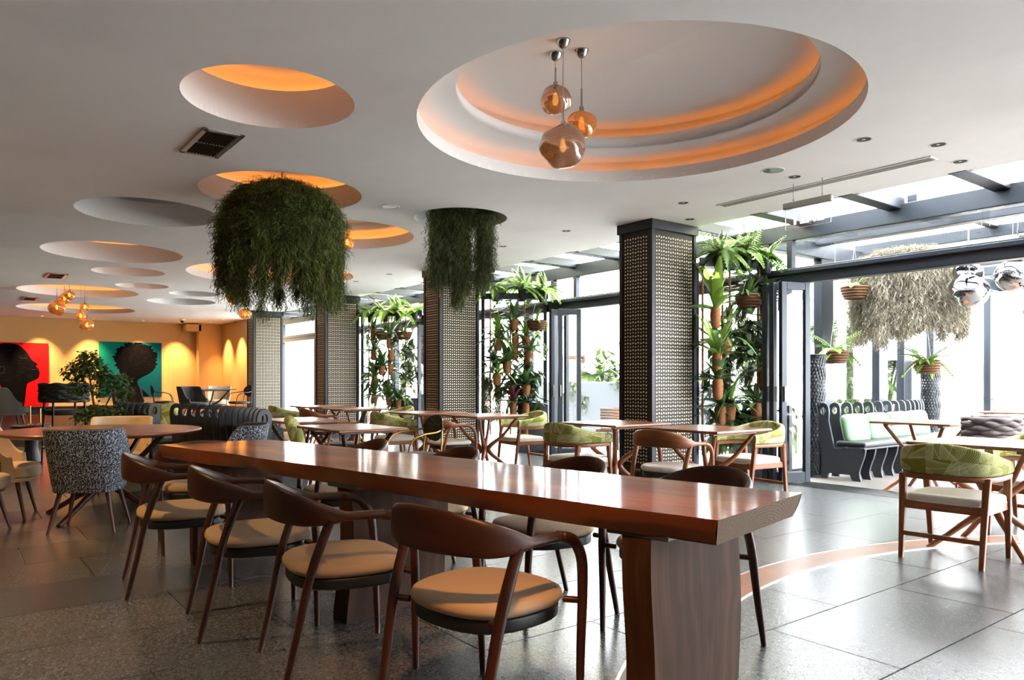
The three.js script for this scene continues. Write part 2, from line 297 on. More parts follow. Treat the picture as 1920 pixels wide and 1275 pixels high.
for (let z = 0.2; z > -24; z -= 1.0) { part('cross_beam', rbox(1.1, 0.13, 0.15, 0.01, 7.62, 3.06, z + 0.05), M.frame, front); part('skylight_pane', box(1.04, 0.012, 0.86, 7.63, 3.14, z - 0.45), z < -4.6 ? M.frost : M.glass, front); }
for (let z = 4.2; z > 0.5; z -= 1.0) part('skylight_pane', box(1.04, 0.012, 0.98, 7.63, 3.14, z - 0.45), M.glass, front);
// low bay at the far end: glass door with pull handle
const door = structure('door_1');
part('door_pane', box(0.012, 2.3, 0.95, 8.1, 1.17, -19.75), M.glass, door); part('door_pane', box(0.012, 2.3, 0.95, 8.1, 1.17, -20.75), M.glass, door);
for (const z of [-20.2, -20.32]) part('pull_handle', [tube([8.02, 0.35, z], [8.02, 1.45, z], 0.014), tube([8.02, 0.6, z], [8.1, 0.6, z], 0.008), tube([8.02, 1.25, z], [8.1, 1.25, z], 0.008)], M.black, door);
// folded door leaves standing open
function doorLeaf(n, x0, z0, x1, z1, h = 2.31) {
  const d = structure('door_' + n), L = Math.hypot(x1 - x0, z1 - z0); d.position.set((x0 + x1) / 2, 0, (z0 + z1) / 2); d.rotation.y = -Math.atan2(z1 - z0, x1 - x0);
  const sl = part('stile', rbox(0.07, h, 0.06, 0.006, -L / 2 + 0.035, h / 2 + 0.01, 0), M.frame, d); part('stile', rbox(0.07, h, 0.06, 0.006, L / 2 - 0.035, h / 2 + 0.01, 0), M.frame, d);
  part('rail', rbox(L - 0.14, 0.09, 0.06, 0.006, 0, h - 0.035, 0), M.frame, d); part('rail', rbox(L - 0.14, 0.12, 0.06, 0.006, 0, 0.07, 0), M.frame, d);
  part('pane', box(L - 0.14, h - 0.2, 0.012, 0, h / 2 + 0.02, 0), M.glass, d);
  part('handle', rbox(0.02, 0.18, 0.02, 0.005, -L / 2 + 0.03, 1.03, 0.045), M.steel, sl);
  return d;
}
doorLeaf(2, 7.70, -4.84, 8.06, -4.7); doorLeaf(3, 7.66, -4.93, 8.05, -4.93); doorLeaf(4, 7.66, -5.02, 8.05, -5.02);
doorLeaf(5, 7.76, -8.74, 8.08, -8.56); doorLeaf(6, 7.7, -8.86, 8.08, -8.86); doorLeaf(7, 7.7, -12.95, 8.08, -12.9);
// ---------------------------------------------------------------- columns clad in studded panels
{
  const stud = cyl(0.0112, 0.0112, 0.008, 0, 0, 0, 6).rotateX(Math.PI / 2), studs = [];
  const W = 0.8, Dp = 0.52, pitch = 0.04;
  const lbl = ['studded bronze column nearest the camera, in front of tall bromeliads', 'studded column below the moss-filled ceiling ring', 'third studded column, right of the hanging moss ball', 'farthest studded column beside the ochre wall'];
  [-5.825, -10.24, -14.66, -19.1].forEach((z, i) => {
    const c = thing('column', lbl[i], 'column', [6.74, 0, z], 0, 'studded columns');
    part('core', box(W - 0.06, 2.95, Dp - 0.06, 0, 1.475, 0), M.bronze, c);
    part('plinth', rbox(W - 0.005, 0.2, Dp - 0.005, 0.006, 0, 0.1, 0), M.black, c);
    part('cap', rbox(W + 0.02, 0.11, Dp + 0.02, 0.006, 0, 2.945, 0), M.black, c);
    for (const sx of [-1, 1]) for (const sz of [-1, 1]) part('corner_post', [rbox(0.05, 2.7, 0.016, 0.004, sx * (W / 2 - 0.035), 1.545, sz * (Dp / 2 - 0.016)), rbox(0.016, 2.7, 0.05, 0.004, sx * (W / 2 - 0.016), 1.545, sz * (Dp / 2 - 0.035))], M.black, c);
    part('panel', [box(W - 0.14, 2.7, 0.02, 0, 1.545, Dp / 2 - 0.03), box(W - 0.14, 2.7, 0.02, 0, 1.545, -Dp / 2 + 0.03), box(0.02, 2.7, Dp - 0.14, -W / 2 + 0.03, 1.545, 0), box(0.02, 2.7, Dp - 0.14, W / 2 - 0.03, 1.545, 0)], M.bronze, c);
    const pts = [];
    for (const [face, len] of [[0, W], [1, Dp], [2, W], [3, Dp]]) {
      const n = Math.floor((len - 0.16) / pitch);
      for (let r = 0; r < 65; r++) for (let k = 0; k < n; k++) {
        const u = (k - (n - 1) / 2) * pitch, y = 0.25 + r * pitch + (k % 2 ? 0.006 : 0), s = (r % 2 ? 0.85 : 1.08);
        const m = new THREE.Matrix4().makeRotationY(face * Math.PI / 2).multiply(new THREE.Matrix4().makeTranslation(u, y, (face % 2 ? W : Dp) / 2 - 0.02)).multiply(new THREE.Matrix4().makeScale(s, s, 1)); pts.push(m);
      }
    }
    const im = new THREE.InstancedMesh(stud, M.stud, pts.length); pts.forEach((m, k) => im.setMatrixAt(k, m)); im.name = 'studs'; im.userData.kind = 'stuff'; c.add(im);
  });
}
// ================================================================ furniture kinds
const mirror = (g) => { const k = g.clone().scale(-1, 1, 1); if (k.index) { const a = k.index.array; for (let i = 0; i < a.length; i += 3) { const t = a[i]; a[i] = a[i + 1]; a[i + 1] = t; } } k.computeVertexNormals(); return k; };
function armchair(wood, seatMat, underMat) {            // sculpted wooden armchair, faces +z
  const o = thing('wooden_armchair', '', 'chair');
  part('seat', pad(0.5, 0.48, 0.405, 0.452, { e: 2.7, dome: 0.014, round: 0.022, front: 1.08 }), seatMat, o, [0, 0, 0.01]);
  part('seat_frame', [pad(0.475, 0.455, 0.355, 0.404, { e: 2.7, dome: 0, round: 0.012, front: 1.08 })], underMat, o, [0, 0, 0.01]);
  const fl = sweep([[0.24, 0, 0.245], [0.248, 0.22, 0.24], [0.262, 0.45, 0.232], [0.268, 0.56, 0.215], [0.27, 0.625, 0.165], [0.27, 0.648, 0.08]], (t) => 0.0125 + 0.008 * Math.sin(Math.min(1, t * 1.5) * Math.PI * 0.5), (t) => 0.0125 + 0.007 * Math.sin(Math.min(1, t * 1.5) * Math.PI * 0.5), { up: V(1, 0, 0), n: 22 });
  const rl = sweep([[0.24, 0, -0.285], [0.249, 0.22, -0.235], [0.26, 0.45, -0.185], [0.268, 0.642, -0.115]], (t) => 0.0125 + 0.007 * t, (t) => 0.013 + 0.009 * Math.sin(t * Math.PI * 0.7), { up: V(1, 0, 0), n: 14 });
  for (const g of [fl, mirror(fl), rl, mirror(rl)]) part('leg', g, wood, o);
  const half = [[0.27, 0.648, 0.1], [0.272, 0.65, 0.02], [0.272, 0.652, -0.06], [0.264, 0.66, -0.135], [0.232, 0.672, -0.205], [0.16, 0.687, -0.262], [0.08, 0.695, -0.288], [0, 0.697, -0.296]];
  const pts = [...half, ...half.slice(0, -1).reverse().map(([x, y, z]) => [-x, y, z])];
  const k = (t) => { const s = Math.abs(t - 0.5) * 2; return s > 0.72 ? 0 : (1 - (s / 0.72) ** 2.2); };
  part('backrest', sweep(pts, (t) => 0.022 - 0.009 * k(t), (t) => 0.017 + 0.057 * k(t), { n: 56, m: 16, e: 2.6 }), wood, o);
  for (const s of [-1, 1]) { part('spacer', tube([s * 0.2, 0.4, 0.2], [s * 0.262, 0.4, 0.235], 0.012), wood, o); part('spacer', tube([s * 0.2, 0.4, -0.17], [s * 0.256, 0.4, -0.195], 0.012), wood, o); }
  return o;
}
function palmChair(wood) {                              // palm-print upholstered armchair on square legs
  const o = thing('upholstered_armchair', '', 'chair');
  const st = part('seat', pad(0.5, 0.49, 0.375, 0.432, { e: 5, dome: 0.016, round: 0.02 }), M.cream, o, [0, 0, 0.02]);
  { const pts = []; for (let i = 0; i < 32; i++) { const a = i / 32 * 6.2832, c = Math.cos(a), s = Math.sin(a); pts.push([Math.sign(c) * Math.abs(c) ** 0.4 * 0.25, 0.382, Math.sign(s) * Math.abs(s) ** 0.4 * 0.245]); } part('piping', sweep(pts, 0.004, 0.004, { n: 64, m: 6, closed: true }), M.cream, st); }
  part('seat_rail', [rbox(0.45, 0.055, 0.022, 0.004, 0, 0.355, 0.235), rbox(0.45, 0.055, 0.022, 0.004, 0, 0.355, -0.215), rbox(0.022, 0.055, 0.44, 0.004, 0.235, 0.355, 0.01), rbox(0.022, 0.055, 0.44, 0.004, -0.235, 0.355, 0.01)], wood, o);
  const leg = (z0, z1) => sweep([[0.235, 0, z0], [0.24, 0.3, (z0 * 0.45 + z1 * 0.55)], [0.247, 0.56, z1]], (t) => 0.014 + 0.006 * t, (t) => 0.015 + 0.008 * t, { up: V(1, 0, 0), n: 8, m: 12, e: 5 });
  for (const [a, b] of [[0.255, 0.19], [-0.265, -0.2]]) { const g = leg(a, b); part('leg', g, wood, o); part('leg', mirror(g), wood, o); }
  const half = [[0.25, 0, 0.21], [0.258, 0, 0.1], [0.262, 0, -0.03], [0.25, 0, -0.15], [0.2, 0, -0.235], [0.1, 0, -0.27], [0, 0, -0.278]];
  const ring = (f) => [...half.map((p, i) => f(p, i / 6)), ...half.slice(0, -1).reverse().map(([x, y, z], i) => { const q = f([x, y, z], (5 - i) / 6); return [-q[0], q[1], q[2]]; })];
  part('arm_rail', sweep(ring(([x, , z]) => [x, 0.553, z]), 0.02, 0.018, { n: 40, m: 12, e: 5 }), wood, o);
  const hh = (t) => { const s = 1 - Math.abs(t - 0.5) * 2; return 0.045 + 0.058 * (s * s * (3 - 2 * s)); };
  const b = sweep(ring(([x, , z]) => [x, 0, z]), 0.03, hh, { n: 48, m: 16, e: 3.4 });
  { const p = b.attributes.position, uv = b.attributes.uv; const q = 17; for (let i = 0; i < p.count; i++) { const t = Math.min(1, Math.floor(i / q) / 48); const s = 1 - Math.abs(t - 0.5) * 2; if (i < q * 49) { p.setY(i, p.getY(i) + 0.57 + hh(t)); p.setX(i, p.getX(i) * (1 + 0.1 * (p.getY(i) - 0.57))); uv.setXY(i, t * 1.25, p.getY(i) + (i % q > 8 ? 0.4 : 0)); } else p.setY(i, p.getY(i) + 0.615); } b.computeVertexNormals(); }
  part('backrest', b, M.palm, o);
  part('stretcher', [rbox(0.46, 0.03, 0.018, 0.004, 0, 0.165, -0.253)], wood, o);
  return o;
}
function tubChair(outMat, inMat, wood) {                // shell armchair on splayed legs
  const o = thing('tub_chair', '', 'chair');
  const A = (u) => (-0.5 + u) * 250 * D - Math.PI / 2;   // back is at -z
  const top = (u) => { const s = Math.abs(u - 0.5) * 2; const k = clamp((s - 0.6) / 0.38); return 0.8 - 0.27 * (k * k * (3 - 2 * k)); };
  const P = (u, v, off) => { const a = A(u), y = 0.33 + (top(u) - 0.33) * v, r = (0.235 + 0.05 * v ** 0.7 - off), sq = 1 / Math.pow(Math.abs(Math.cos(a)) ** 3.4 + Math.abs(Math.sin(a)) ** 3.4, 1 / 3.4); return [Math.cos(a) * r * sq, y, Math.sin(a) * r * sq - 0.05 * v]; };
  const uvs = (u, v) => [u * 1.2, v * 0.45];
  part('shell', [grid(40, 10, (u, v) => P(u, v, 0), uvs), grid(40, 3, (u, v) => { const p = P(u, 1, 0.035 * v); p[1] += 0.012 * Math.sin(v * Math.PI); return p; }), pad(0.48, 0.48, 0.315, 0.345, { e: 3.4, dome: 0, round: 0.01 }), grid(1, 8, (u, v) => P(0, v, 0.035 * u)), grid(1, 8, (u, v) => P(1, v, 0.035 * u))], outMat, o);
  part('inner_upholstery', grid(40, 10, (u, v) => P(u, v, 0.036), uvs), inMat, o);
  part('seat', pad(0.45, 0.5, 0.345, 0.455, { e: 3, dome: 0.015, round: 0.03 }), inMat, o, [0, 0, 0.045]);
  for (const [sx, sz] of [[-1, -1], [1, -1], [-1, 1], [1, 1]]) part('leg', tube([sx * 0.235, 0, sz * 0.22], [sx * 0.165, 0.33, sz * 0.15], 0.011, 0.02), wood, o);
  return o;
}
function bistroChair(frameMat) {                        // bent metal tube chair with a padded oval back
  const o = thing('metal_armchair', '', 'chair');
  part('seat', pad(0.45, 0.44, 0.42, 0.455, { e: 3, dome: 0.012, round: 0.014 }), M.blackSeat, o);
  const loop = (s) => sweep([[s * 0.21, 0, 0.21], [s * 0.225, 0.4, 0.2], [s * 0.24, 0.6, 0.15], [s * 0.245, 0.655, 0.03], [s * 0.225, 0.67, -0.12], [s * 0.17, 0.69, -0.215]], 0.0095, 0.0095, { up: V(1, 0, 0), n: 26, m: 8 });
  const rear = (s) => sweep([[s * 0.2, 0, -0.25], [s * 0.185, 0.42, -0.205], [s * 0.17, 0.62, -0.22], [s * 0.13, 0.8, -0.245]], 0.0095, 0.0095, { up: V(1, 0, 0), n: 16, m: 8 });
  for (const s of [-1, 1]) { part('armrest', loop(s), frameMat, o); part('leg', rear(s), frameMat, o); }
  part('seat_ring', new THREE.TorusGeometry(0.215, 0.009, 8, 32).rotateX(Math.PI / 2), frameMat, o, [0, 0.412, 0]);
  const bk = new THREE.SphereGeometry(1, 24, 14).scale(0.195, 0.135, 0.028); { const p = bk.attributes.position; for (let i = 0; i < p.count; i++) p.setZ(i, p.getZ(i) + p.getX(i) ** 2 * 1.1); bk.computeVertexNormals(); }
  part('backrest', bk, M.leopard, o, [0, 0.7, -0.25], [-0.12, 0, 0]);
  return o;
}
function ropeChair(ropeMat, legMat, seatY = 0.42, rows = 5, name = 'woven_chair') {   // barrel back of thick braided rope
  const o = thing(name, '', 'chair'), r = 0.27;
  part('seat', pad(0.46, 0.46, seatY - 0.05, seatY + 0.02, { e: 2.6 }), M.blackSeat, o);
  for (let k = 0; k < rows; k++) {
    const y = seatY + 0.14 + k * 0.042, pts = []; for (let i = 0; i <= 18; i++) { const a = (-125 + i * 250 / 18) * D - Math.PI / 2; pts.push([Math.cos(a) * (r + 0.01 * Math.sin(i * 2.1 + k * Math.PI)), y + 0.006 * Math.sin(i * 2.1 + k * 1.6), Math.sin(a) * (r + 0.01 * Math.sin(i * 2.1 + k * Math.PI))]); }
    part('rope_band', sweep(pts, (t) => 0.026 + 0.006 * Math.sin(t * 38 + k * Math.PI), (t) => 0.024 + 0.005 * Math.sin(t * 38 + k * Math.PI), { n: 72, m: 8 }), ropeMat, o);
  }
  for (const a of [45, 135, 225, 315]) { const c = Math.cos(a * D), s = Math.sin(a * D); part('leg', tube([c * 0.3, 0, s * 0.3], [c * 0.265, seatY + 0.14, s * 0.265], 0.013, 0.015), legMat, o); }
  if (seatY > 0.6) part('foot_ring', new THREE.TorusGeometry(0.26, 0.01, 8, 32).rotateX(Math.PI / 2), legMat, o, [0, 0.3, 0]);
  return o;
}
function branchBase(o, w, d, wood, top, r = 0.022) {     // four bent legs that meet in a hub
  for (const [sx, sz] of [[-1, -1], [1, -1], [-1, 1], [1, 1]]) part('leg', sweep([[sx * w * 0.36, top, sz * d * 0.36], [sx * w * 0.2, top * 0.68, sz * d * 0.2], [sx * 0.035, top * 0.44, sz * 0.035], [sx * w * 0.2, top * 0.2, sz * d * 0.2], [sx * w * 0.37, 0, sz * d * 0.37]], (t) => r * (0.85 + 0.5 * Math.exp(-(((t - 0.5) * 5) ** 2))), (t) => r * (0.85 + 0.5 * Math.exp(-(((t - 0.5) * 5) ** 2))), { up: V(sz, 0, -sx).normalize(), n: 26, m: 10 }), wood, o);
  for (const s of [-1, 1]) part('top_rail', rbox(w * 0.78, 0.02, 0.05, 0.005, 0, top + 0.005, s * d * 0.34), wood, o);
}
function squareTable(w, d, topMat, wood) {
  const o = thing('dining_table', '', 'table');
  const s = new THREE.Shape(); s.moveTo(-w / 2, -d / 2); s.lineTo(w / 2, -d / 2); s.lineTo(w / 2, d / 2); s.lineTo(-w / 2, d / 2); s.closePath();
  const g = new THREE.ExtrudeGeometry(s, { depth: 0.004, bevelEnabled: true, bevelSize: 0.012, bevelThickness: 0.011, bevelSegments: 3, bevelOffset: -0.012 }).rotateX(Math.PI / 2).translate(0, 0.739, 0);
  part('tabletop', uvM(g), topMat, o); branchBase(o, w, d, wood, 0.705); return o;
}
function ribBench(o, ribs, mat = M.bench) {               // ribs: [x, z, turn]; plates whose outline runs head with hole, back, seat, legs
  const s = new THREE.Shape(); // profile: +x is the front of the bench
  s.moveTo(-0.2, 0); s.lineTo(-0.12, 0); s.lineTo(-0.1, 0.07); s.lineTo(0.16, 0.07); s.lineTo(0.19, 0); s.lineTo(0.29, 0); s.bezierCurveTo(0.22, 0.14, 0.34, 0.22, 0.34, 0.4); s.lineTo(-0.03, 0.37); s.lineTo(-0.1, 0.7); s.bezierCurveTo(-0.085, 0.85, -0.1, 0.91, -0.165, 0.91); s.bezierCurveTo(-0.235, 0.91, -0.25, 0.83, -0.235, 0.72); s.bezierCurveTo(-0.21, 0.45, -0.16, 0.2, -0.2, 0);
  const h = new THREE.Path(); h.absellipse(-0.165, 0.815, 0.034, 0.05, 0, Math.PI * 2, true); s.holes.push(h);
  const g = uvM(new THREE.ExtrudeGeometry(s, { depth: 0.028, bevelEnabled: true, bevelSize: 0.003, bevelThickness: 0.003, bevelSegments: 1, curveSegments: 10 }).translate(0, 0, -0.014));
  for (const [x, z, a] of ribs) part('rib', g, mat, o, [x, 0, z], [0, a, 0]);
}
// ================================================================ the long live-edge table
{
  const o = thing('long_table', 'long polished slab table with a live edge and plank legs', 'table', [1.893, 0, -3.385], 10.3 * D);
  const L = 3.9, n = 60, TH = 0.085, top = 0.75;      // local z runs along the table, +z is the near end
  const wob = (z, s) => 0.018 * (vnoise(z * 1.3 + 40, s, 999, 999, s) - 0.5) * 2 + 0.006 * (vnoise(z * 6 + 40, s, 999, 999, s + 4) - 0.5) * 2;
  const lx = (z) => -0.372 + wob(z, 3) - (z < -1.2 ? 0.0 : 0) - 0.035 * Math.exp(-(((z + 1.1) / 0.25) ** 2)) * -1, rx = (z) => 0.372 + wob(z, 8) - (z < -1.5 ? 0.05 * ((-1.5 - z) / 0.45) ** 2 : 0);
  const endFar = (s) => -L / 2 + 0.1 * (s - 0.5) - 0.03, endNear = (s) => L / 2 + 0.02 * (0.5 - s);
  const topP = (s, t) => { const z = (endFar(s) * (1 - t) + endNear(s) * t); return [lx(z) + (rx(z) - lx(z)) * s, top, z]; };
  const cut = (s, t) => { const z = topP(s, t)[2]; const i = 0.012 + 0.03 * vnoise(z * 2.2 + 9, 2, 999, 999, 6) + 0.045 * Math.exp(-(((z + 0.95) / 0.22) ** 2)); const p = topP(s, t); return [p[0] + (0.5 - s) * 2 * i, top - TH - 0.02 * (s < 0.5 ? 0 : 0), p[2] - (t > 0.5 ? 0.022 : -0.02) * (Math.abs(t - 0.5) * 2) ** 6]; };
  const uvT = (s, t) => [t * L / 2, s * 0.74 / 2];
  part('tabletop', grid(8, n, (s, t) => topP(s, t), uvT), M.slab, o);
  const edge = (s) => grid(6, n * 2, (k, t) => { const a = topP(s, t), b = cut(s, t), q = k; const bul = Math.sin(q * Math.PI) * 0.006 + 0.006 * (vnoise(a[2] * 7 + 3, q * 2.1 + 5, 999, 999, 12) - 0.5) * Math.sin(q * Math.PI) * 2; return [a[0] + (b[0] - a[0]) * q + (s < 0.5 ? -bul : bul), a[1] + (b[1] - a[1]) * q, a[2] + (b[2] - a[2]) * q]; }, (k, t) => [t * L / 2, k * TH / 2 + 0.1]);
  part('live_edge', [edge(0), edge(1), grid(4, 8, (k, s) => { const a = topP(s, 0), b = cut(s, 0); return a.map((v, i) => v + (b[i] - v) * k); }), grid(4, 20, (s, t) => cut(s, t))], M.slabEdge, o);
  part('end_grain', grid(2, 10, (k, s) => { const a = topP(s, 1), b = cut(s, 1); return a.map((v, i) => v + (b[i] - v) * k); }, (k, s) => [s, 1 - k]), M.endgrain, o).userData.label = 'pale end grain with growth rings';
  for (const [z, w] of [[1.655, 0.67], [-0.02, 0.66], [-1.64, 0.62]]) {
    const side = (y, s) => 0.5 * w * (1 + 0.0 * y) + 0.018 * Math.sin(y * 7 + s * 2 + z) - 0.02 * y;
    const t = 0.056;
    const loop = (v) => { const y = v * 0.665; return [[-side(y, 1), y, -t], [side(y, 2), y, -t], [side(y, 2) - 0.01, y, t], [-side(y, 1) + 0.0, y, t], [-side(y, 1), y, -t]]; };
    const faces = []; for (let k = 0; k < 4; k++) faces.push(grid(14, 1, (v, u) => { const q = loop(v); return q[k].map((c, i) => c + (q[k + 1][i] - c) * u); }, (v, u) => [v * 0.665, u * (k % 2 ? 0.15 : 0.6) + k * 0.21]));
    const lg = part('plank_leg', faces, M.slableg, o, [0, 0, z]);
    part('cleat', rbox(w * 1.02, 0.035, 0.24, 0.004, 0, 0.668, z), M.bench, o);
  }
}
// ================================================================ chairs
const A0 = armchair(M.walnut, M.beige, M.black);
const G1 = 'dark armchairs round the long table';
const place = (src, first, list, group) => list.forEach(([label, x, z, deg, y = 0], i) => { if (i === 0 && first) { src.position.set(x, y, z); src.rotation.y = deg * D; src.userData.label = label; if (group) src.userData.group = group; } else copyThing(src, label, [x, y, z], deg * D, group); });
place(A0, true, [
  ['dark wood armchair with tan seat, nearest the camera, at the long table', 1.53, -2.12, 100],
  ['dark armchair with tan seat, second from the camera on the long table\'s near side', 1.342, -2.89, 99],
  ['dark armchair with tan seat, third from the camera on the long table\'s near side', 1.233, -3.635, 98.5],
  ['dark armchair with tan seat, farthest on the long table\'s near side', 1.105, -4.55, 98.5],
  ['dark armchair behind the long table\'s near end, its rounded back above the top', 2.68, -2.2, -80],
  ['dark armchair on the window side of the long table, second from its near end', 2.49, -2.91, -80],
  ['dark armchair on the window side of the long table, third from its near end', 2.325, -3.8, -80],
  ['dark armchair on the window side of the long table, farthest from the camera', 2.185, -4.68, -80],
  ['dark armchair at the far head of the long table', 1.47, -5.55, 10]], G1);
const A1 = armchair(M.teak, M.cream, M.darkwood);
place(A1, true, [
  ['light wood armchair with white seat before the nearest studded column', 5.05, -4.22, 96],
  ['light wood armchair with white seat before the second studded column', 5.0, -7.65, 96],
  ['light wood armchair with curved back at a distant table before the third column', 4.72, -10.9, 96]], 'light wood armchairs');
const P0 = palmChair(M.teak);
place(P0, true, [
  ['green palm-print armchair in the right foreground, back to the camera', 5.4, -2.11, 93],
  ['palm-print armchair facing the room, behind the table by the nearest column', 6.45, -4.4, -82],
  ['palm-print armchair with its back to the camera, left of the nearest column', 5.1, -5.45, 93],
  ['palm-print armchair right of the second column, before the hanging plants', 6.32, -7.85, -82],
  ['palm-print armchair with its back to the camera, left of the second column', 4.95, -8.95, 93],
  ['pale palm-print armchair facing the room, behind the distant wooden table', 5.98, -10.8, -80],
  ['distant palm-print armchair just left of the third column', 4.75, -12.35, 93],
  ['palm-print armchair cut by the right edge, beyond the white-topped table', 6.72, -2.05, -88]], 'palm-print armchairs');
const T0 = tubChair(M.tweed, M.beige, M.walnut);
place(T0, true, [
  ['black and white tweed tub chair with its back to the camera at the round table', 0.94, -6.66, 155],
  ['tweed tub chair beyond the black ribbed bench, half hidden by it', 3.65, -10.2, 95]], 'tweed tub chairs');
const T5 = tubChair(M.tweed, M.charcoal, M.walnut); place(T5, true, [['tweed tub chair right of the round table, beside the black ribbed bench', 1.95, -6.42, -112]]);
const T1 = tubChair(M.tan, M.tan, M.walnut);
place(T1, true, [
  ['beige tub chair left of the round table, turned towards it', 0.4, -7.7, 75],
  ['beige tub chair behind the round table, below the potted tree', 1.45, -8.3, -15]], 'beige tub chairs');
const T2 = tubChair(M.tweed, M.tan, M.walnut);
place(T2, true, [['tub chair cut by the left edge, only beige seat and a leg showing', 0.12, -6.95, 60]]);
const T3 = tubChair(M.charcoal, M.charcoal, M.black);
place(T3, true, [
  ['dark tub chair before the red painting at the left edge', 0.95, -15.9, 100, 0.26],
  ['dark tub chair at the far table right of the teal painting', 4.42, -17.0, 150, 0.26],
  ['dark tub chair below the teal painting, behind the potted tree', 3.05, -16.7, 170, 0.26]], 'dark tub chairs');
const B0 = bistroChair(M.brass);
place(B0, true, [
  ['brass-armed metal chair with patterned back behind the long table', 3.78, -6.42, -92],
  ['brass-armed metal chair with patterned back, between two dark tables', 3.78, -8.05, -70]], 'brass metal chairs');
const B1 = bistroChair(M.black);
place(B1, true, [
  ['thin black metal chair just right of the teal painting', 4.15, -18.6, 80, 0.26],
  ['thin black metal chair at the right end of the far table', 5.5, -17.3, -80, 0.26]], 'black metal chairs');
const T4 = tubChair(M.tan, M.tan, M.black); place(T4, true, [['small beige chair behind the far table by the ochre corner', 5.6, -19.2, -20, 0.26]]);
const R0 = ropeChair(M.rope, M.teak, 0.42, 7);
place(R0, true, [['braided rope armchair with its back to the camera, right of the green bench', 8.12, -2.9, 190], ['braided rope armchair at the farther table in the glazed annexe', 10.35, -2.8, 200]], 'braided rope chairs');
const R1 = ropeChair(M.ropeDark, M.black, 0.78, 6, 'bar_stool');
place(R1, true, [['tall dark woven bar stool left of the potted tree', 1.3, -11.4, 190]]);

// ================================================================ tables
const Q0 = squareTable(0.8, 0.8, M.tabletop, M.teak);
place(Q0, true, [
  ['square wooden table before the nearest studded column', 5.6, -4.25, 0],
  ['square wooden table left of the nearest column, top bright from the window', 5.58, -5.4, 0],
  ['square wooden table before the second studded column', 5.55, -7.66, 0],
  ['square wooden table left of the second column', 5.42, -8.82, 0],
  ['distant square table before the third column', 5.3, -10.85, 0],
  ['distant square table, its top just left of the third column', 5.3, -12.25, 0],
  ['white-reflecting square table at the right edge of the foreground', 5.88, -2.06, 0],
  ['square wooden table before the green bench', 8.4, -3.57, 0],
  ['square table behind the rope chair in the glazed annexe', 10.5, -3.45, 0],
  ['farthest square table in the glazed annexe', 12.2, -3.9, 0],
  ['square table on crossed legs beyond the green cushion, below the far table', 3.2, -13.6, 0]], 'square tables with branching legs');
const Q1 = squareTable(0.68, 0.96, M.tabletop, M.walnut);
place(Q1, true, [['dark square table just behind the long table', 3.07, -6.38, 0], ['dark square table right of the black ribbed bench', 3.22, -7.93, 0]], 'dark square tables');
const Q2 = squareTable(1.0, 0.7, M.darkwood, M.black); place(Q2, true, [['dark far table on the raised floor, with W-shaped legs', 4.9, -17.6, 25, 0.26]]);
{
  const o = thing('round_table', 'large round wooden table on crossing legs at the left', 'table', [1.135, 0, -7.28]);
  part('tabletop', uvM(lathe([[0, 0.712], [0.74, 0.712], [0.785, 0.722], [0.8, 0.738], [0.798, 0.748], [0.785, 0.752], [0, 0.752]], 64)), M.roundtop, o);
  branchBase(o, 1.05, 1.05, M.walnut, 0.69, 0.026);
}
{
  const o = thing('side_table', 'small black pedestal table with candles at the far left', 'table', [1.02, 0, -12.6]);
  part('pedestal', lathe([[0, 0.5], [0.17, 0.5], [0.16, 0.47], [0.09, 0.38], [0.085, 0.2], [0.13, 0.02], [0.13, 0], [0, 0]], 28), M.black, o);
  part('tabletop', lathe([[0, 0.55], [0.25, 0.55], [0.26, 0.53], [0.25, 0.5], [0, 0.5]], 36), M.black, o);
  for (const [x, z, h, l] of [[1.0, -12.55, 0.26, 'brass candlestick on the small black pedestal table, the left one'], [1.13, -12.6, 0.22, 'brass candlestick on the small black pedestal table, the right one']]) {
    const c = thing('candlestick', l, 'candlestick', [x, 0.55, z], 0, 'candlesticks'); part('base', lathe([[0, 0.015], [0.012, 0.02], [0.035, 0.008], [0.04, 0], [0, 0]], 16), M.brass, c); part('candle', cyl(0.012, 0.013, h, 0, h / 2 + 0.012, 0, 10), M.brass, c);
  }
}
// ================================================================ ribbed benches
{
  const xs = [8.61, 8.89, 9.2, 9.5, 9.79, 10.07, 10.35, 10.58, 10.8, 10.98, 11.14, 11.29, 11.4, 11.5];
  const o = thing('ribbed_bench', 'grey ribbed bench with mint cushions in the glazed annexe', 'bench');
  ribBench(o, xs.map((x, i) => [x, -4.66 - i * 0.012, -Math.PI / 2 + (i < 1 ? 0.05 : 0)]));
  part('seat_pad', rbox(2.9, 0.07, 0.36, 0.03, 10.06, 0.425, -4.5, 3), M.blackSeat, o);
  part('seat_slat', [rbox(2.95, 0.02, 0.05, 0.004, 10.06, 0.385, -4.34), rbox(2.95, 0.02, 0.05, 0.004, 10.06, 0.385, -4.55)], M.bench, o);
  const cg = pad(0.54, 0.36, -0.05, 0.05, { e: 6, dome: 0.03, round: 0.045 });
  ['mint green cushion at the left end of the ribbed bench', 'second mint cushion from the left on the ribbed bench', 'third mint cushion from the left on the ribbed bench', 'mint cushion at the right end of the ribbed bench'].forEach((l, i) => {
    const c = thing('cushion', l, 'cushion', [9.0 + i * 0.6, 0.6, -4.63 - i * 0.02], 0, 'mint cushions'); part('cover', cg, M.mint, c, [0, 0, 0], [Math.PI / 2 - 0.2, 0, 0]); part('tag', box(0.012, 0.02, 0.004, 0.262, -0.15, 0.03), M.white, c);
  });
}
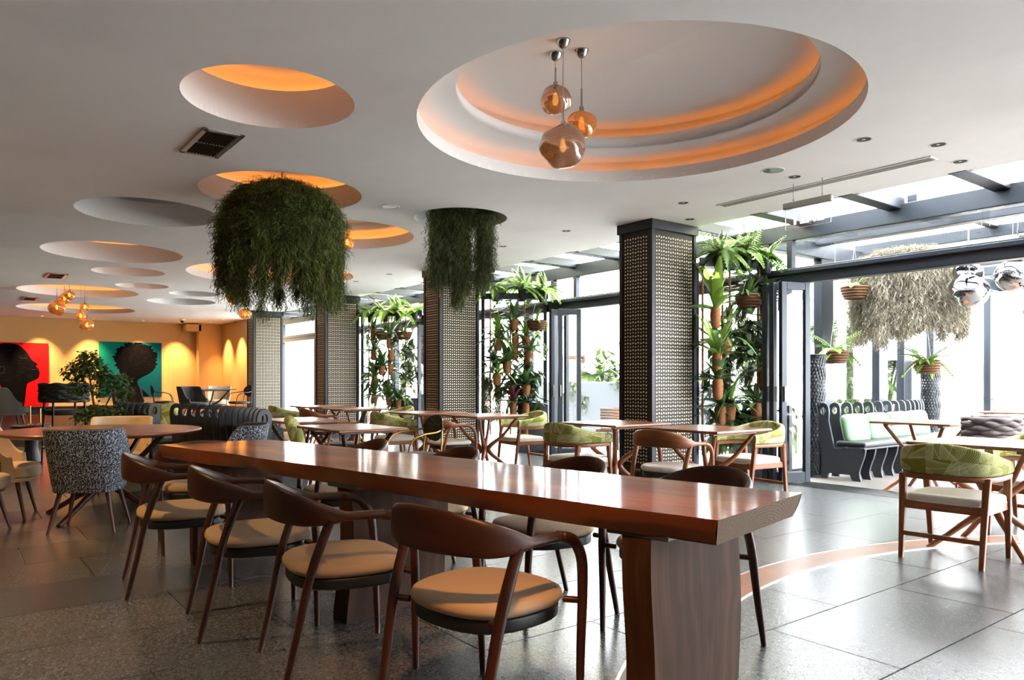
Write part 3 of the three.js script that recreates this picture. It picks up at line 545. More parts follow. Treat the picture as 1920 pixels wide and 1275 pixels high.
{
  const o = thing('ribbed_bench', 'black ribbed bench seen from behind, its rows of oval holes showing', 'bench');
  const path = new THREE.CatmullRomCurve3([V(2.4, 0, -9.35), V(2.58, 0, -8.7), V(2.66, 0, -8.1), V(2.66, 0, -7.5), V(2.6, 0, -6.95)]);
  const ribs = []; for (let i = 0; i < 14; i++) { const p = path.getPointAt(i / 13), t = path.getTangentAt(i / 13); ribs.push([p.x, p.z, Math.atan2(-t.x, t.z) * -1 + 0]); }
  ribBench(o, ribs.map(([x, z, a]) => [x, z, -a]), M.blackRib);
  part('back_panel', grid(30, 2, (u, v) => { const p = path.getPointAt(u); return [p.x - 0.13, 0.12 + v * 0.6, p.z]; }), M.blackSeat, o);
  part('seat_pad', sweep([0, 0.25, 0.5, 0.75, 1].map((u) => { const p = path.getPointAt(u); return V(p.x + 0.14, 0.43, p.z); }), 0.17, 0.04, { n: 30, m: 14, e: 5 }), M.blackSeat, o);
}
{
  const o = thing('ribbed_bench', 'small dark ribbed bench end behind the round table, ribs edged pale', 'bench');
  ribBench(o, [0, 1, 2, 3, 4, 5].map((i) => [2.0 + i * 0.05, -10.5 + i * 0.12, 0.2]), M.blackRib);
  part('seat_pad', rbox(0.36, 0.07, 0.7, 0.03, 2.28, 0.43, -10.2), M.blackSeat, o);
}
const cushionG = pad(0.44, 0.4, -0.05, 0.05, { e: 5, dome: 0.04, round: 0.045 });
{ const c = thing('cushion', 'pale green palm-print cushion behind the round table', 'cushion', [2.22, 0.7, -9.95], -0.3, 'loose green cushions'); part('cover', cushionG, M.palm, c, [0, 0, 0], [Math.PI / 2 - 0.25, 0.15, 0.1]); }
{ const c = thing('cushion', 'olive cushion at the near end of the black ribbed bench', 'cushion', [2.8, 0.64, -7.1], 1.2, 'loose green cushions'); part('cover', cushionG, M.palm, c, [0, 0, 0], [Math.PI / 2 - 0.3, 0, 0]); }
// ================================================================ lamps
function globe(label, cat, x, y, z, r, cord, lit, mat, canopy = true, group, foil = false) {
  const o = thing('globe_pendant', label, cat, [x, y, z], rnd() * 6, group);
  const g = new THREE.SphereGeometry(r, 36, 26), p = g.attributes.position, s = Math.floor(rnd() * 999);
  for (let i = 0; i < p.count; i++) { const v = V(p.getX(i), p.getY(i), p.getZ(i)), d = v.clone().divideScalar(r); const k = 1 + 0.07 * Math.sin(d.x * 3.1 + s) * Math.sin(d.y * 2.3 + s * 0.7) + 0.035 * Math.sin(d.z * 6 + d.y * 5 + s) - (d.y < -0.2 ? 0.06 * Math.sin(d.x * 5 + d.z * 4 + s) : 0); p.setXYZ(i, v.x * k, v.y * k * 0.94, v.z * k); }
  g.computeVertexNormals(); part('globe', g, mat, o);
  part('socket', [cyl(0.016, 0.02, 0.06, 0, r * 0.9, 0, 14), cyl(0.007, 0.007, Math.min(0.14, cord * 0.4), 0, r * 0.94 + 0.08, 0, 8)], M.chrome, o);
  part('cord', cyl(0.003, 0.003, cord, 0, r * 0.9 + cord / 2, 0, 6), M.steel, o);
  if (foil) { const f = new THREE.IcosahedronGeometry(r * 0.9, 7), q = f.attributes.position; for (let i = 0; i < q.count; i++) { const d = V(q.getX(i), q.getY(i), q.getZ(i)).normalize(); const k = 1 - 0.1 * Math.abs(Math.sin(d.x * 9 + 4 * Math.sin(d.y * 5 + s)) * Math.cos(d.z * 8 + 3 * Math.sin(d.x * 4))) - 0.05 * Math.sin(d.y * 17 + d.x * 11); q.setXYZ(i, d.x * r * 0.9 * k, d.y * r * 0.86 * k, d.z * r * 0.9 * k); } f.computeVertexNormals(); part('crumpled_lining', f, M.foil, o.children[0]); }
  if (canopy) part('canopy', lathe([[0, -0.045], [0.012, -0.045], [0.03, -0.032], [0.048, 0], [0.052, 0.012], [0, 0.012]], 24), M.chrome, o, [0, r * 0.9 + cord, 0]);
  if (lit) { const gl = o.children[0]; part('bulb', lathe([[0, -0.05], [0.014, -0.045], [0.022, -0.02], [0.018, 0.01], [0.01, 0.04], [0, 0.045]], 14), M.bulb, gl, [0, 0.01, 0]); const l = new THREE.PointLight(rgb(1, 0.6, 0.26), lit); l.position.set(0, 0.005, 0); l.name = 'bulb_light'; o.add(l); }
  return o;
}
M.smoke = phy({ color: 0x8d8780, metalness: 0.45, transmission: 0.85, thickness: 0, roughness: 0.04, ior: 1.9 });
M.foil = phy({ color: 0xb09468, metalness: 0.3, transmission: 1.0, thickness: 0, roughness: 0.08, ior: 1.8 });
M.gold = phy({ color: 0xb8945f, metalness: 0.62, transmission: 0.8, thickness: 0, roughness: 0.05, ior: 1.9 });
const GP = 'globe pendants under the large ceiling ring';
globe('largest and lowest smoky glass globe pendant under the large ceiling ring', 'pendant lamp', 3.3, 2.737, -3.667, 0.15, 0.56, 1.2, M.smoke, true, GP, true);
globe('upper left smoky glass globe pendant under the large ceiling ring', 'pendant lamp', 3.39, 3.119, -3.845, 0.105, 0.22, 0.8, M.smoke, true, GP, true);
globe('right amber glass globe pendant under the large ceiling ring', 'pendant lamp', 3.5, 2.933, -3.7, 0.1, 0.41, 0.8, M.gold, true, GP, true);
for (const [l, x, y, z, r] of [['top globe of the left gold cluster under the far ring', 2.05, 2.93, -17.2, 0.1], ['middle globe of the left gold cluster under the far ring', 1.967, 2.86, -17.26, 0.11], ['lowest, largest globe of the left gold cluster', 1.845, 2.677, -17.35, 0.16],
  ['top globe of the right gold cluster before the ochre wall', 2.298, 2.687, -17.0, 0.09], ['middle globe of the right gold cluster before the ochre wall', 2.23, 2.509, -17.06, 0.095], ['lowest globe of the right gold cluster before the ochre wall', 2.334, 2.322, -16.99, 0.13]]) globe(l, 'pendant lamp', x, y, z, r, 3.56 - y - r * 0.9, 0.5, M.gold, true, 'gold globe pendants at the far end');
for (const [l, x, y, z, r] of [['gold globe pendant half hidden by the moss ball\'s left fringe', 3.98, 2.635, -12.76, 0.15], ['small gold globe just below the moss fringe, left of the columns', 4.12, 2.33, -12.65, 0.1], ['globe pendant at the right edge of the moss ball, lower one', 5.4, 2.93, -11.7, 0.12]]) globe(l, 'pendant lamp', x, y, z, r, (x > 5 ? 3.24 : 3.48) - y - r * 0.9, 0.8, M.gold, true, 'gold globe pendants behind the moss ball');
globe('globe pendant at the right edge of the moss ball, upper one', 'pendant lamp', 4.02, 2.9, -8.47, 0.085, 0.52, 0.6, M.gold, true, 'gold globe pendants behind the moss ball');
for (const [l, x, y, z, r] of [['chrome globe beside the dry moss, the larger lower one', 9.46, 2.22, -3.55, 0.2], ['chrome globe beside the dry moss, the smaller upper one', 9.62, 2.44, -3.62, 0.15], ['large chrome globe near the right edge, under a smaller one', 9.72, 2.38, -3.2, 0.19], ['chrome globe at the top right under the beam', 9.78, 2.62, -3.17, 0.14], ['chrome globe cut by the right edge, upper', 9.9, 2.22, -2.98, 0.16], ['chrome globe cut by the right edge, lower', 9.95, 2.08, -2.98, 0.11], ['small low chrome globe at the right edge', 9.8, 1.96, -3.05, 0.07]]) globe(l, 'pendant lamp', x, y, z, r, 3.15 - y - r * 0.9, 0, M.chrome, false, 'chrome globes in the annexe');
// recessed ceiling lamps
[[5.566, -2.803, 'leftmost recessed downlight of the row beside the large ring'], [6.147, -2.52, 'recessed downlight right of the large ring, nearest the top right'], [6.764, -2.603, 'recessed downlight right of the slot vent\'s end'], [6.085, -3.684, 'recessed downlight above the exit sign'], [6.058, -4.902, 'recessed downlight just before the nearest column'], [6.724, -5.348, 'recessed downlight at the nearest column\'s top'], [6.048, -6.66, 'recessed downlight between the first two columns, near one'], [6.052, -7.934, 'recessed downlight between the first two columns, far one'], [6.065, -11.13, 'recessed downlight left of the second column'], [6.013, -12.3, 'small recessed downlight before the third column'], [6.689, -14.13, 'tiny recessed downlight at the third column\'s top']].forEach(([x, z, l]) => {
  const o = thing('downlight', l, 'downlight', [x, CH, z], 0, 'recessed downlights'); part('trim_ring', lathe([[0.05, 0.001], [0.062, -0.004], [0.066, 0.001]], 28), M.white, o); part('reflector', lathe([[0, 0.0005], [0.05, -0.0015], [0.051, 0.001]], 24), M.grille, o);
});
for (const [x, z, l] of [[3.732, -6.833, 'round ceiling loudspeaker left of the moss-filled ring'], [5.742, -3.68, 'round ceiling loudspeaker right of the large ring']]) { const o = thing('ceiling_speaker', l, 'loudspeaker', [x, CH, z], 0, 'ceiling loudspeakers'); part('rim', lathe([[0.082, 0], [0.09, -0.008], [0.1, 0]], 36), M.white, o); part('grille', lathe([[0, -0.004], [0.082, -0.004], [0.083, 0]], 36), M.steel, o); }
for (const [x, z, w, d, l] of [[1.642, -5.84, 0.3, 0.68, 'louvred ceiling vent below the near orange recess'], [1.55, -14.73, 0.3, 0.68, 'louvred ceiling vent at the left, the nearer of the far pair'], [1.52, -19.1, 0.3, 0.68, 'louvred ceiling vent at the left, farthest']]) {
  const o = thing('ceiling_vent', l, 'vent', [x, CH - 0.002, z], 0, 'ceiling vents');
  part('backing', box(w - 0.04, 0.004, d - 0.04, 0, 0, 0), M.black, o);
  part('frame', [rbox(w, 0.014, 0.04, 0.003, 0, -0.005, d / 2 - 0.02), rbox(w, 0.014, 0.04, 0.003, 0, -0.005, -d / 2 + 0.02), rbox(0.04, 0.014, d, 0.003, w / 2 - 0.02, -0.005, 0), rbox(0.04, 0.014, d, 0.003, -w / 2 + 0.02, -0.005, 0), rbox(w, 0.012, 0.012, 0.002, 0, -0.006, 0)], M.steelLine, o);
  for (let k = 0; k < 9; k++) { const s = part('slat', box(0.004, 0.02, d - 0.08), M.grille, o, [-w / 2 + 0.06 + k * (w - 0.12) / 8, -0.006, 0]); s.rotation.z = 0.6; }
}
{ const o = thing('slot_diffuser', 'long white slot air diffuser in the ceiling by the glazing', 'vent', [6.47, CH - 0.003, -3.72]);
  part('frame', [rbox(0.022, 0.012, 2.06, 0.002, -0.06), rbox(0.022, 0.012, 2.06, 0.002, 0.06), rbox(0.14, 0.012, 0.02, 0.002, 0, 0, 1.03), rbox(0.14, 0.012, 0.02, 0.002, 0, 0, -1.03)], M.white, o);
  part('backing', box(0.12, 0.003, 2.04), M.black, o); for (const x of [-0.018, 0.018]) part('blade', box(0.008, 0.012, 2.04, x), M.white, o); }
{ const o = thing('exit_sign', 'clear hanging exit sign seen from behind near the glazing', 'sign', [6.29, 2.8, -3.68]);
  part('housing', rbox(0.05, 0.06, 0.47, 0.008), M.steel, o);
  for (const z of [-0.14, 0.14]) part('chain', [tube([0, 0.03, z], [0, 0.2, z], 0.003, 0.003, 6), new THREE.TorusGeometry(0.01, 0.002, 6, 12).translate(0, 0.05, z)], M.steel, o);
  const panel = part('panel', box(0.006, 0.19, 0.44, 0, -0.12, 0), M.acrylic, o);
  part('border', [box(0.008, 0.004, 0.44, 0, -0.215), box(0.008, 0.19, 0.004, 0, -0.12, 0.22), box(0.008, 0.19, 0.004, 0, -0.12, -0.22)], M.white, o);
  const font = await new FontLoader().loadAsync('fonts/droid/droid_sans_bold.typeface.json');
  const g = new TextGeometry('EXIT', { font, size: 0.115, depth: 0.003, curveSegments: 4 }); g.computeBoundingBox(); const w = g.boundingBox.max.x; g.translate(-w / 2, 0, 0).rotateY(Math.PI / 2);
  part('lettering', g, std({ color: 0xffffff, emissive: rgb(1, 1, 1), emissiveIntensity: 0.5 }), panel, [0.004, -0.18, 0]); }
{ const o = thing('security_camera', 'small dark dome camera on the ceiling above the teal painting\'s right', 'camera', [5.55, CH, -22.6]); part('base', lathe([[0, 0], [0.08, 0], [0.08, -0.04], [0.06, -0.06], [0, -0.06]], 20), M.white, o); part('dome', lathe([[0.06, -0.06], [0.05, -0.1], [0.025, -0.12], [0, -0.125]], 20), M.black, o); }
// wall-washing spotlights at the far end
for (const [x, z, tx, tz, l] of [[2.2, -24.0, 2.2, -24.5, 'ceiling spot washing the wall above the red painting'], [3.45, -24.0, 3.45, -24.5, 'ceiling spot washing the wall between the paintings'], [4.79, -24.0, 4.79, -24.5, 'ceiling spot washing the wall above the teal painting'], [5.85, -24.0, 5.85, -24.5, 'ceiling spot washing the wall right of the teal painting'], [6.55, -23.4, 7.1, -23.4, 'ceiling spot grazing the ochre side wall, left one'], [6.55, -22.1, 7.1, -22.1, 'ceiling spot grazing the ochre side wall, right one'], [0.7, -24.0, 0.7, -24.5, 'ceiling spot over the red painting\'s left part']]) {
  const o = thing('wall_spot', l, 'spotlight', [x, CH, z], 0, 'wall-washing spots'); part('housing', lathe([[0.05, 0.002], [0.06, -0.006], [0.035, -0.004], [0.03, -0.002], [0, -0.002]], 20), M.white, o); part('lens', cyl(0.028, 0.028, 0.002, 0, -0.004, 0, 16), M.lens, o);
  const s = new THREE.SpotLight(rgb(1, 0.6, 0.26), 30, 0, 34 * D, 0.8, 2); s.position.set(0, -0.02, 0); o.add(s); s.target.position.set(tx - x, -1.9, tz - z); o.add(s.target);
}
// warm downlights over the seating at the left and the long table
for (const [x, z, i, a, tx, tz, l] of [[-0.9, -4.2, 20, 55, 0.1, -4.9, 'warm downlight over the left aisle'], [-0.5, -8.2, 25, 55, 0.7, -8.2, 'warm downlight left of the round table'], [-0.2, -13.5, 40, 55, 1.2, -14.5, 'warm downlight left of the bar stools'], [0.75, -0.7, 22, 22, 1.75, -2.1, 'warm downlight over the nearest chair']]) {
  const o = thing('warm_downlight', l, 'downlight', [x, CH, z], 0, 'warm downlights'); part('trim_ring', lathe([[0.045, 0.001], [0.055, -0.004], [0.06, 0.001]], 24), M.white, o); part('lens', cyl(0.03, 0.03, 0.002, 0, -0.003, 0, 16), M.lens, o);
  const s = new THREE.SpotLight(z > -1 ? rgb(1, 0.45, 0.12) : rgb(1, 0.58, 0.2), i, 0, a * D, 0.9, 2); s.position.set(0, -0.02, 0); s.shadow.radius = 4; o.add(s); s.target.position.set(tx - x, -3, tz - z); o.add(s.target);
}
// ================================================================ paintings
function painting(label, x0, x1, y0, y1, lean, draw) {
  const w = x1 - x0, h = y1 - y0, o = thing('painting', label, 'painting', [(x0 + x1) / 2, y0, lean ? -24.46 : -24.575]);
  o.rotation.x = -lean;
  const c = document.createElement('canvas'); c.width = Math.round(400 * w); c.height = Math.round(400 * h); draw(c.getContext('2d'), c.width, c.height);
  const t = new THREE.CanvasTexture(c); t.colorSpace = THREE.SRGBColorSpace;
  part('stretcher', box(w, h, 0.035, 0, h / 2, 0), M.black, o);
  part('canvas', new THREE.PlaneGeometry(w, h), phy({ map: t, roughness: 0.95, specularIntensity: 0.1 }), o, [0, h / 2, 0.0185]);
  return o;
}
const pr = painting('large red painting of a dark face in profile, looking right', 0.0, 2.4, 0.48, 2.27, 0.05, (g, W, H) => {
  g.fillStyle = '#d3161c'; g.fillRect(0, 0, W, H); for (let i = 0; i < 300; i++) { g.fillStyle = i % 2 ? '#b80f17' : '#e22226'; g.globalAlpha = 0.12; g.fillRect(rr(0, W), rr(0, H), rr(4, 40), rr(4, 40)); } g.globalAlpha = 1;
  const X = (px) => W * (px - (-200)) / (505 + 0), P = (x, y) => [W * (0.515 + x * 0.487 / 312), H * ((y - 540) / 400)];
  g.fillStyle = '#0d0d0f'; g.beginPath(); g.moveTo(...P(-140, 700)); g.bezierCurveTo(...P(-120, 560), ...P(20, 530), ...P(110, 552));
  g.bezierCurveTo(...P(160, 575), ...P(180, 610), ...P(195, 638)); g.lineTo(...P(212, 655)); g.lineTo(...P(235, 668)); g.lineTo(...P(238, 678)); g.lineTo(...P(228, 690)); g.lineTo(...P(248, 702)); g.lineTo(...P(247, 714)); g.lineTo(...P(254, 728)); g.lineTo(...P(250, 742)); g.bezierCurveTo(...P(252, 770), ...P(215, 775), ...P(175, 795)); g.bezierCurveTo(...P(160, 830), ...P(168, 860), ...P(150, 950)); g.lineTo(...P(-10, 950)); g.bezierCurveTo(...P(25, 850), ...P(10, 800), ...P(-10, 780)); g.lineTo(...P(-140, 760)); g.closePath(); g.fill();
  g.globalAlpha = 0.5; for (let i = 0; i < 120; i++) { const [x, y] = P(rr(10, 210), rr(580, 780)); g.strokeStyle = i % 3 ? '#26262b' : '#3a3a42'; g.lineWidth = rr(1, 5); g.beginPath(); g.moveTo(x, y); g.quadraticCurveTo(x + rr(5, 30), y + rr(-10, 10), x + rr(20, 50), y + rr(-8, 16)); g.stroke(); }
  g.globalAlpha = 0.9; g.strokeStyle = '#4a4a50'; g.lineWidth = 4; g.beginPath(); g.moveTo(...P(205, 708)); g.lineTo(...P(244, 704)); g.stroke(); g.beginPath(); g.moveTo(...P(120, 632)); g.quadraticCurveTo(...P(150, 640), ...P(178, 636)); g.stroke(); g.beginPath(); g.ellipse(...P(14, 712), 26, 40, 0.2, 0, 7); g.stroke();
});
const pt = painting('large teal painting of a dark head with a round crown of hair', 3.69, 5.42, 0.71, 2.37, 0, (g, W, H) => {
  const gr = g.createLinearGradient(0, 0, W, H); gr.addColorStop(0, '#12876f'); gr.addColorStop(0.45, '#0e6470'); gr.addColorStop(1, '#0f4756'); g.fillStyle = gr; g.fillRect(0, 0, W, H);
  for (let i = 0; i < 300; i++) { g.fillStyle = i % 2 ? '#0b4f5c' : '#1c8f86'; g.globalAlpha = 0.1; g.fillRect(rr(0, W), rr(0, H), rr(6, 60), rr(3, 20)); } g.globalAlpha = 1;
  g.fillStyle = '#0c0c10'; g.beginPath(); for (let i = 0; i <= 60; i++) { const a = i / 60 * 6.283, r = 1 + 0.07 * Math.sin(i * 2.7) + 0.05 * Math.sin(i * 5.1); g.lineTo(W * (0.58 + 0.35 * Math.cos(a) * r), H * (0.3 + 0.3 * Math.sin(a) * r)); } g.fill();
  g.beginPath(); g.moveTo(W * 0.28, H * 0.35); g.bezierCurveTo(W * 0.35, H * 0.75, W * 0.42, H * 0.8, W * 0.3, H); g.lineTo(W * 0.8, H); g.bezierCurveTo(W * 0.72, H * 0.86, W * 0.6, H * 0.84, W * 0.6, H * 0.73); g.bezierCurveTo(W * 0.6, H * 0.62, W * 0.9, H * 0.6, W * 0.9, H * 0.4); g.closePath(); g.fill();
  for (let i = 0; i < 220; i++) { const a = rr(0, 6.283), q = Math.sqrt(rnd()); g.strokeStyle = i % 3 ? '#1b1b20' : '#33261f'; g.globalAlpha = 0.7; g.lineWidth = rr(1, 4); const x = W * (0.58 + 0.33 * q * Math.cos(a)), y = H * (0.3 + 0.28 * q * Math.sin(a)); g.beginPath(); g.arc(x, y, rr(3, 12), 0, rr(2, 5)); g.stroke(); }
});
{ const o = thing('ledge', 'low dark ledge at the foot of the red painting', 'ledge', [2.7, 0.26, -24.38]); part('board', rbox(5.6, 0.05, 0.3, 0.006, 0, 0.19), M.darkwood, o); part('plinth', box(5.5, 0.17, 0.2, 0, 0.083, -0.04), M.black, o); }
// ================================================================ plants
// strap leaf: rises from its base at the origin, arches over +z
const strap = (L, w, rise, droop, fold = 0.3, tip = 1) => grid(8, 2, (t, v) => { const s = (v - 0.5) * 2, ww = w * Math.pow(Math.sin(Math.PI * Math.min(0.97, 0.12 + 0.86 * t)), 0.7) * tip; const z = L * t * (1 - rise) + L * 0.15 * t * t, y = L * (t * rise * 1.25 - droop * t * t); return [s * ww / 2, y + Math.abs(s) * ww * fold, z]; });
const LG = { broad: [strap(0.5, 0.075, 0.75, 0.12), strap(0.46, 0.07, 0.55, 0.35), strap(0.42, 0.07, 0.35, 0.3)], thin: [strap(0.46, 0.04, 0.8, 0.35), strap(0.5, 0.04, 0.6, 0.6), strap(0.46, 0.038, 0.4, 0.7)], mid: [strap(0.38, 0.068, 0.75, 0.2), strap(0.4, 0.068, 0.5, 0.4), strap(0.36, 0.064, 0.3, 0.35)] };
function rosette(o, kind, n, size, y = 0, mats = M.leaf) {
  for (let i = 0; i < n; i++) { const k = i % 3, m = part('leaf', LG[kind][k], mats[Math.floor(rnd() * mats.length)], o, [0, y, 0]); m.rotation.y = i * 2.4 + rr(-0.25, 0.25); m.rotation.order = 'YXZ'; m.rotation.x = rr(-0.15, 0.15); m.scale.setScalar(size * rr(0.75, 1.15)); }
}
function frondGeo(L, droop) {
  const pos = [], idx = []; const P = (t) => [0, L * (0.75 * t - droop * t * t), L * (0.35 * t + 0.45 * t * t)];
  const n = 17;
  for (let i = 0; i < n; i++) {
    const t = (i + 0.6) / (n + 0.4), a = P(t), b = P(t + 0.035), q = L * 0.2 * Math.sin(Math.PI * Math.min(1, 0.2 + 0.8 * t)) ** 0.8;
    for (const s of [-1, 1]) { const k = pos.length / 3; pos.push(...a, a[0] + s * q * 0.5, a[1] + 0.012, a[2] + 0.018, a[0] + s * q, a[1] - q * 0.18, a[2] + 0.03, b[0] + s * q * 0.45, b[1] - 0.004, b[2] + 0.018, ...b); idx.push(k, k + 1, k + 3, k + 1, k + 2, k + 3, k, k + 3, k + 4); }
  }
  for (let i = 0; i < 8; i++) { const a = P(i / 8), b = P((i + 1) / 8), k = pos.length / 3; pos.push(a[0] - 0.0025, a[1], a[2], a[0] + 0.0025, a[1], a[2], b[0] + 0.0025, b[1], b[2], b[0] - 0.0025, b[1], b[2]); idx.push(k, k + 1, k + 2, k, k + 2, k + 3); }
  const g = new THREE.BufferGeometry(); g.setAttribute('position', new THREE.Float32BufferAttribute(pos, 3)); g.setAttribute('uv', new THREE.Float32BufferAttribute(new Float32Array(pos.length / 3 * 2), 2)); g.setIndex(idx); g.computeVertexNormals(); return g;
}
const FG = [frondGeo(0.36, 0.1), frondGeo(0.34, 0.45), frondGeo(0.32, 0.8), frondGeo(0.38, 1.2)];
const fernFronds = (o, n, size, y, mats = M.fern) => { for (let i = 0; i < n; i++) { const m = part('frond', FG[i % 4], mats[Math.floor(rnd() * mats.length)], o, [0, y, 0]); m.rotation.y = i * 2.4 + rr(-0.3, 0.3); m.scale.setScalar(size * rr(0.8, 1.2)); } };
const heart = (s) => { const sh = new THREE.Shape(); sh.moveTo(0, 0); sh.bezierCurveTo(s * 0.6, s * 0.25, s * 0.6, -s * 0.5, 0, -s); sh.bezierCurveTo(-s * 0.6, -s * 0.5, -s * 0.6, s * 0.25, 0, 0); return new THREE.ShapeGeometry(sh, 4); };
const hg = heart(0.075);
function vine(o, n, len, y0, spread) {
  for (let i = 0; i < n; i++) { const m = part('vine_leaf', hg, M.leaf[i % 3], o, [rr(-spread, spread), y0 - len * (i / n) + rr(-0.04, 0.04), rr(0.02, 0.12)]); m.rotation.set(rr(-0.9, 0.1), rr(-0.9, 0.9), rr(-0.6, 0.6)); m.scale.setScalar(rr(0.7, 1.3)); }
  part('stem', [sweep([[0, y0 + 0.05, 0.04], [0.03, y0 - len * 0.4, 0.07], [-0.03, y0 - len, 0.05]], 0.003, 0.003, { up: V(1, 0, 0), n: 12, m: 5 })], M.leaf[1], o);
}
const potG = [lathe([[0, -0.19], [0.045, -0.19], [0.06, -0.17], [0.07, -0.05], [0.066, 0], [0.058, 0.002], [0.055, -0.03], [0, -0.035]], 14), lathe([[0, -0.24], [0.035, -0.235], [0.055, -0.2], [0.062, -0.08], [0.055, 0], [0.048, 0.002], [0.045, -0.03], [0, -0.035]], 12)];
const basketG = merge([0, 1, 2, 3, 4].map((k) => new THREE.TorusGeometry(0.1 + 0.055 * Math.sin((k + 0.6) / 5 * Math.PI * 0.5), 0.018, 6, 24).rotateX(Math.PI / 2).translate(0, -0.13 + k * 0.032, 0)).concat([lathe([[0, -0.14], [0.1, -0.13], [0.15, 0.0], [0.13, 0.0], [0, -0.02]], 20)]));
// moss: a curly tuft, scattered many times
function tuftGeo(n, L, spread, w, curl) {
  const pos = [], idx = [];
  for (let s = 0; s < n; s++) {
    let p = V(rr(-spread, spread), rr(-0.02, 0.02), rr(-spread, spread)), a = rr(0, 6.28); const k0 = pos.length / 3, K = 5;
    for (let i = 0; i <= K; i++) { const sx = Math.cos(a) * w, sz = Math.sin(a) * w; pos.push(p.x - sx, p.y, p.z - sz, p.x + sx, p.y, p.z + sz); p = p.clone().add(V(rr(-1, 1) * L * curl, -L / K * rr(0.2, 1.3), rr(-1, 1) * L * curl)); a += rr(-0.8, 0.8); }
    for (let i = 0; i < K; i++) { const k = k0 + i * 2; idx.push(k, k + 1, k + 2, k + 1, k + 3, k + 2); }
  }
  const g = new THREE.BufferGeometry(); g.setAttribute('position', new THREE.Float32BufferAttribute(pos, 3)); g.setIndex(idx); g.computeVertexNormals(); return g;
}
const tuft = tuftGeo(15, 0.14, 0.04, 0.0023, 0.3), strand = tuftGeo(11, 0.2, 0.03, 0.0022, 0.2);
const tone = (r0, r1) => { const a = new THREE.Color(r0), b = new THREE.Color(r1); return () => a.clone().lerp(b, rnd()); };
function mossStuff(name, places, col, parent, geo = tuft) {
  const im = new THREE.InstancedMesh(geo, std({ color: 0xffffff, roughness: 0.95 }), places.length), q = new THREE.Quaternion(), e = new THREE.Euler();
  places.forEach(([x, y, z, s, tx = 0, tz = 0], i) => { q.setFromEuler(e.set(tx + rr(-0.25, 0.25), rnd() * 6.28, tz + rr(-0.25, 0.25), 'XZY')); im.setMatrixAt(i, new THREE.Matrix4().compose(V(x, y, z), q, V(s, s, s))); im.setColorAt(i, col()); });
  im.name = name; im.userData.kind = 'stuff'; parent.add(im); return im;
}
// hanging strands: bunches [angle or x, z, y0, y1, radius, count]
const bunch = (list, x, z, y0, y1, r, n) => { for (let i = 0; i < n; i++) { const t = Math.pow(rnd(), 1.25), rad = r * Math.sqrt(rnd()) * (1 - 0.25 * t), a = rnd() * 6.28; list.push([x + Math.cos(a) * rad, y0 + (y1 - y0) * t, z + Math.sin(a) * rad, rr(0.7, 1.2)]); } };
{
  const o = thing('moss_pendant', 'large green moss ball hanging below the orange ceiling recess', 'hanging plant', [2.63, 0, -6.98]), L = [], L2 = [], R = 0.53;
  part('cord', cyl(0.004, 0.004, 0.3, 0, 3.25, 0, 6), M.black, o);
  part('core', lathe([[0, 0.5], [0.2, 0.475], [0.36, 0.38], [0.47, 0.22], [0.5, 0.05], [0.48, 0.0], [0.4, 0.02], [0.25, 0.2], [0, 0.3]], 32), M.moss, o, [0, 2.56, 0]);
  for (let i = 0; i < 2200; i++) { const a = rnd() * 6.283, u = Math.sqrt(rnd()), r = u * R, y = 2.58 + 0.5 * Math.sqrt(Math.max(0, 1 - u * u)); L.push([Math.cos(a) * r, y + rr(-0.02, 0.03), Math.sin(a) * r, rr(0.7, 1.1), Math.sin(a) * -0.9 * u * (1 - u * 0.5), Math.cos(a) * 0.9 * u * (1 - u * 0.5)]); }
  for (let i = 0; i < 800; i++) { const a = rnd() * 6.283, r = R * rr(0.86, 1.03), y = rr(2.44, 2.66); L.push([Math.cos(a) * r, y, Math.sin(a) * r, rr(0.7, 1.1)]); }
  for (let k = 0; k < 19; k++) { const a = k / 19 * 6.283 + rr(-0.1, 0.1), r = R * rr(0.93, 1.04); bunch(L2, Math.cos(a) * r, Math.sin(a) * r, 2.55, rr(1.92, 2.16), rr(0.02, 0.05), 60); }
  mossStuff('moss_fringe', L2, tone(0x1f280c, 0x74803c), o, strand);
  mossStuff('moss_strands', L, tone(0x1f280c, 0x74803c), o);
}
{
  const o = thing('moss_planter', 'strands of green moss hanging from the small dark ceiling ring', 'hanging plant', [4.638, 0, -6.862]), L = [];
  part('planter', lathe([[0, 3.36], [0.4, 3.36], [0.42, 3.2], [0.4, 3.18], [0, 3.18]], 28), M.black, o);
  const u = V(0.8, 0, 0.6);
  for (const [s, y1, r, n] of [[-0.28, 2.2, 0.045, 230], [-0.2, 2.25, 0.04, 150], [-0.03, 1.98, 0.055, 330], [0.06, 2.15, 0.045, 170], [0.25, 2.2, 0.045, 240], [0.32, 2.25, 0.035, 110]]) bunch(L, u.x * s + rr(-0.04, 0.04), u.z * s, 3.16, y1 + 0.1, r, n);
  mossStuff('moss_strands', L, tone(0x3a4626, 0x7d8458), o, strand);
}
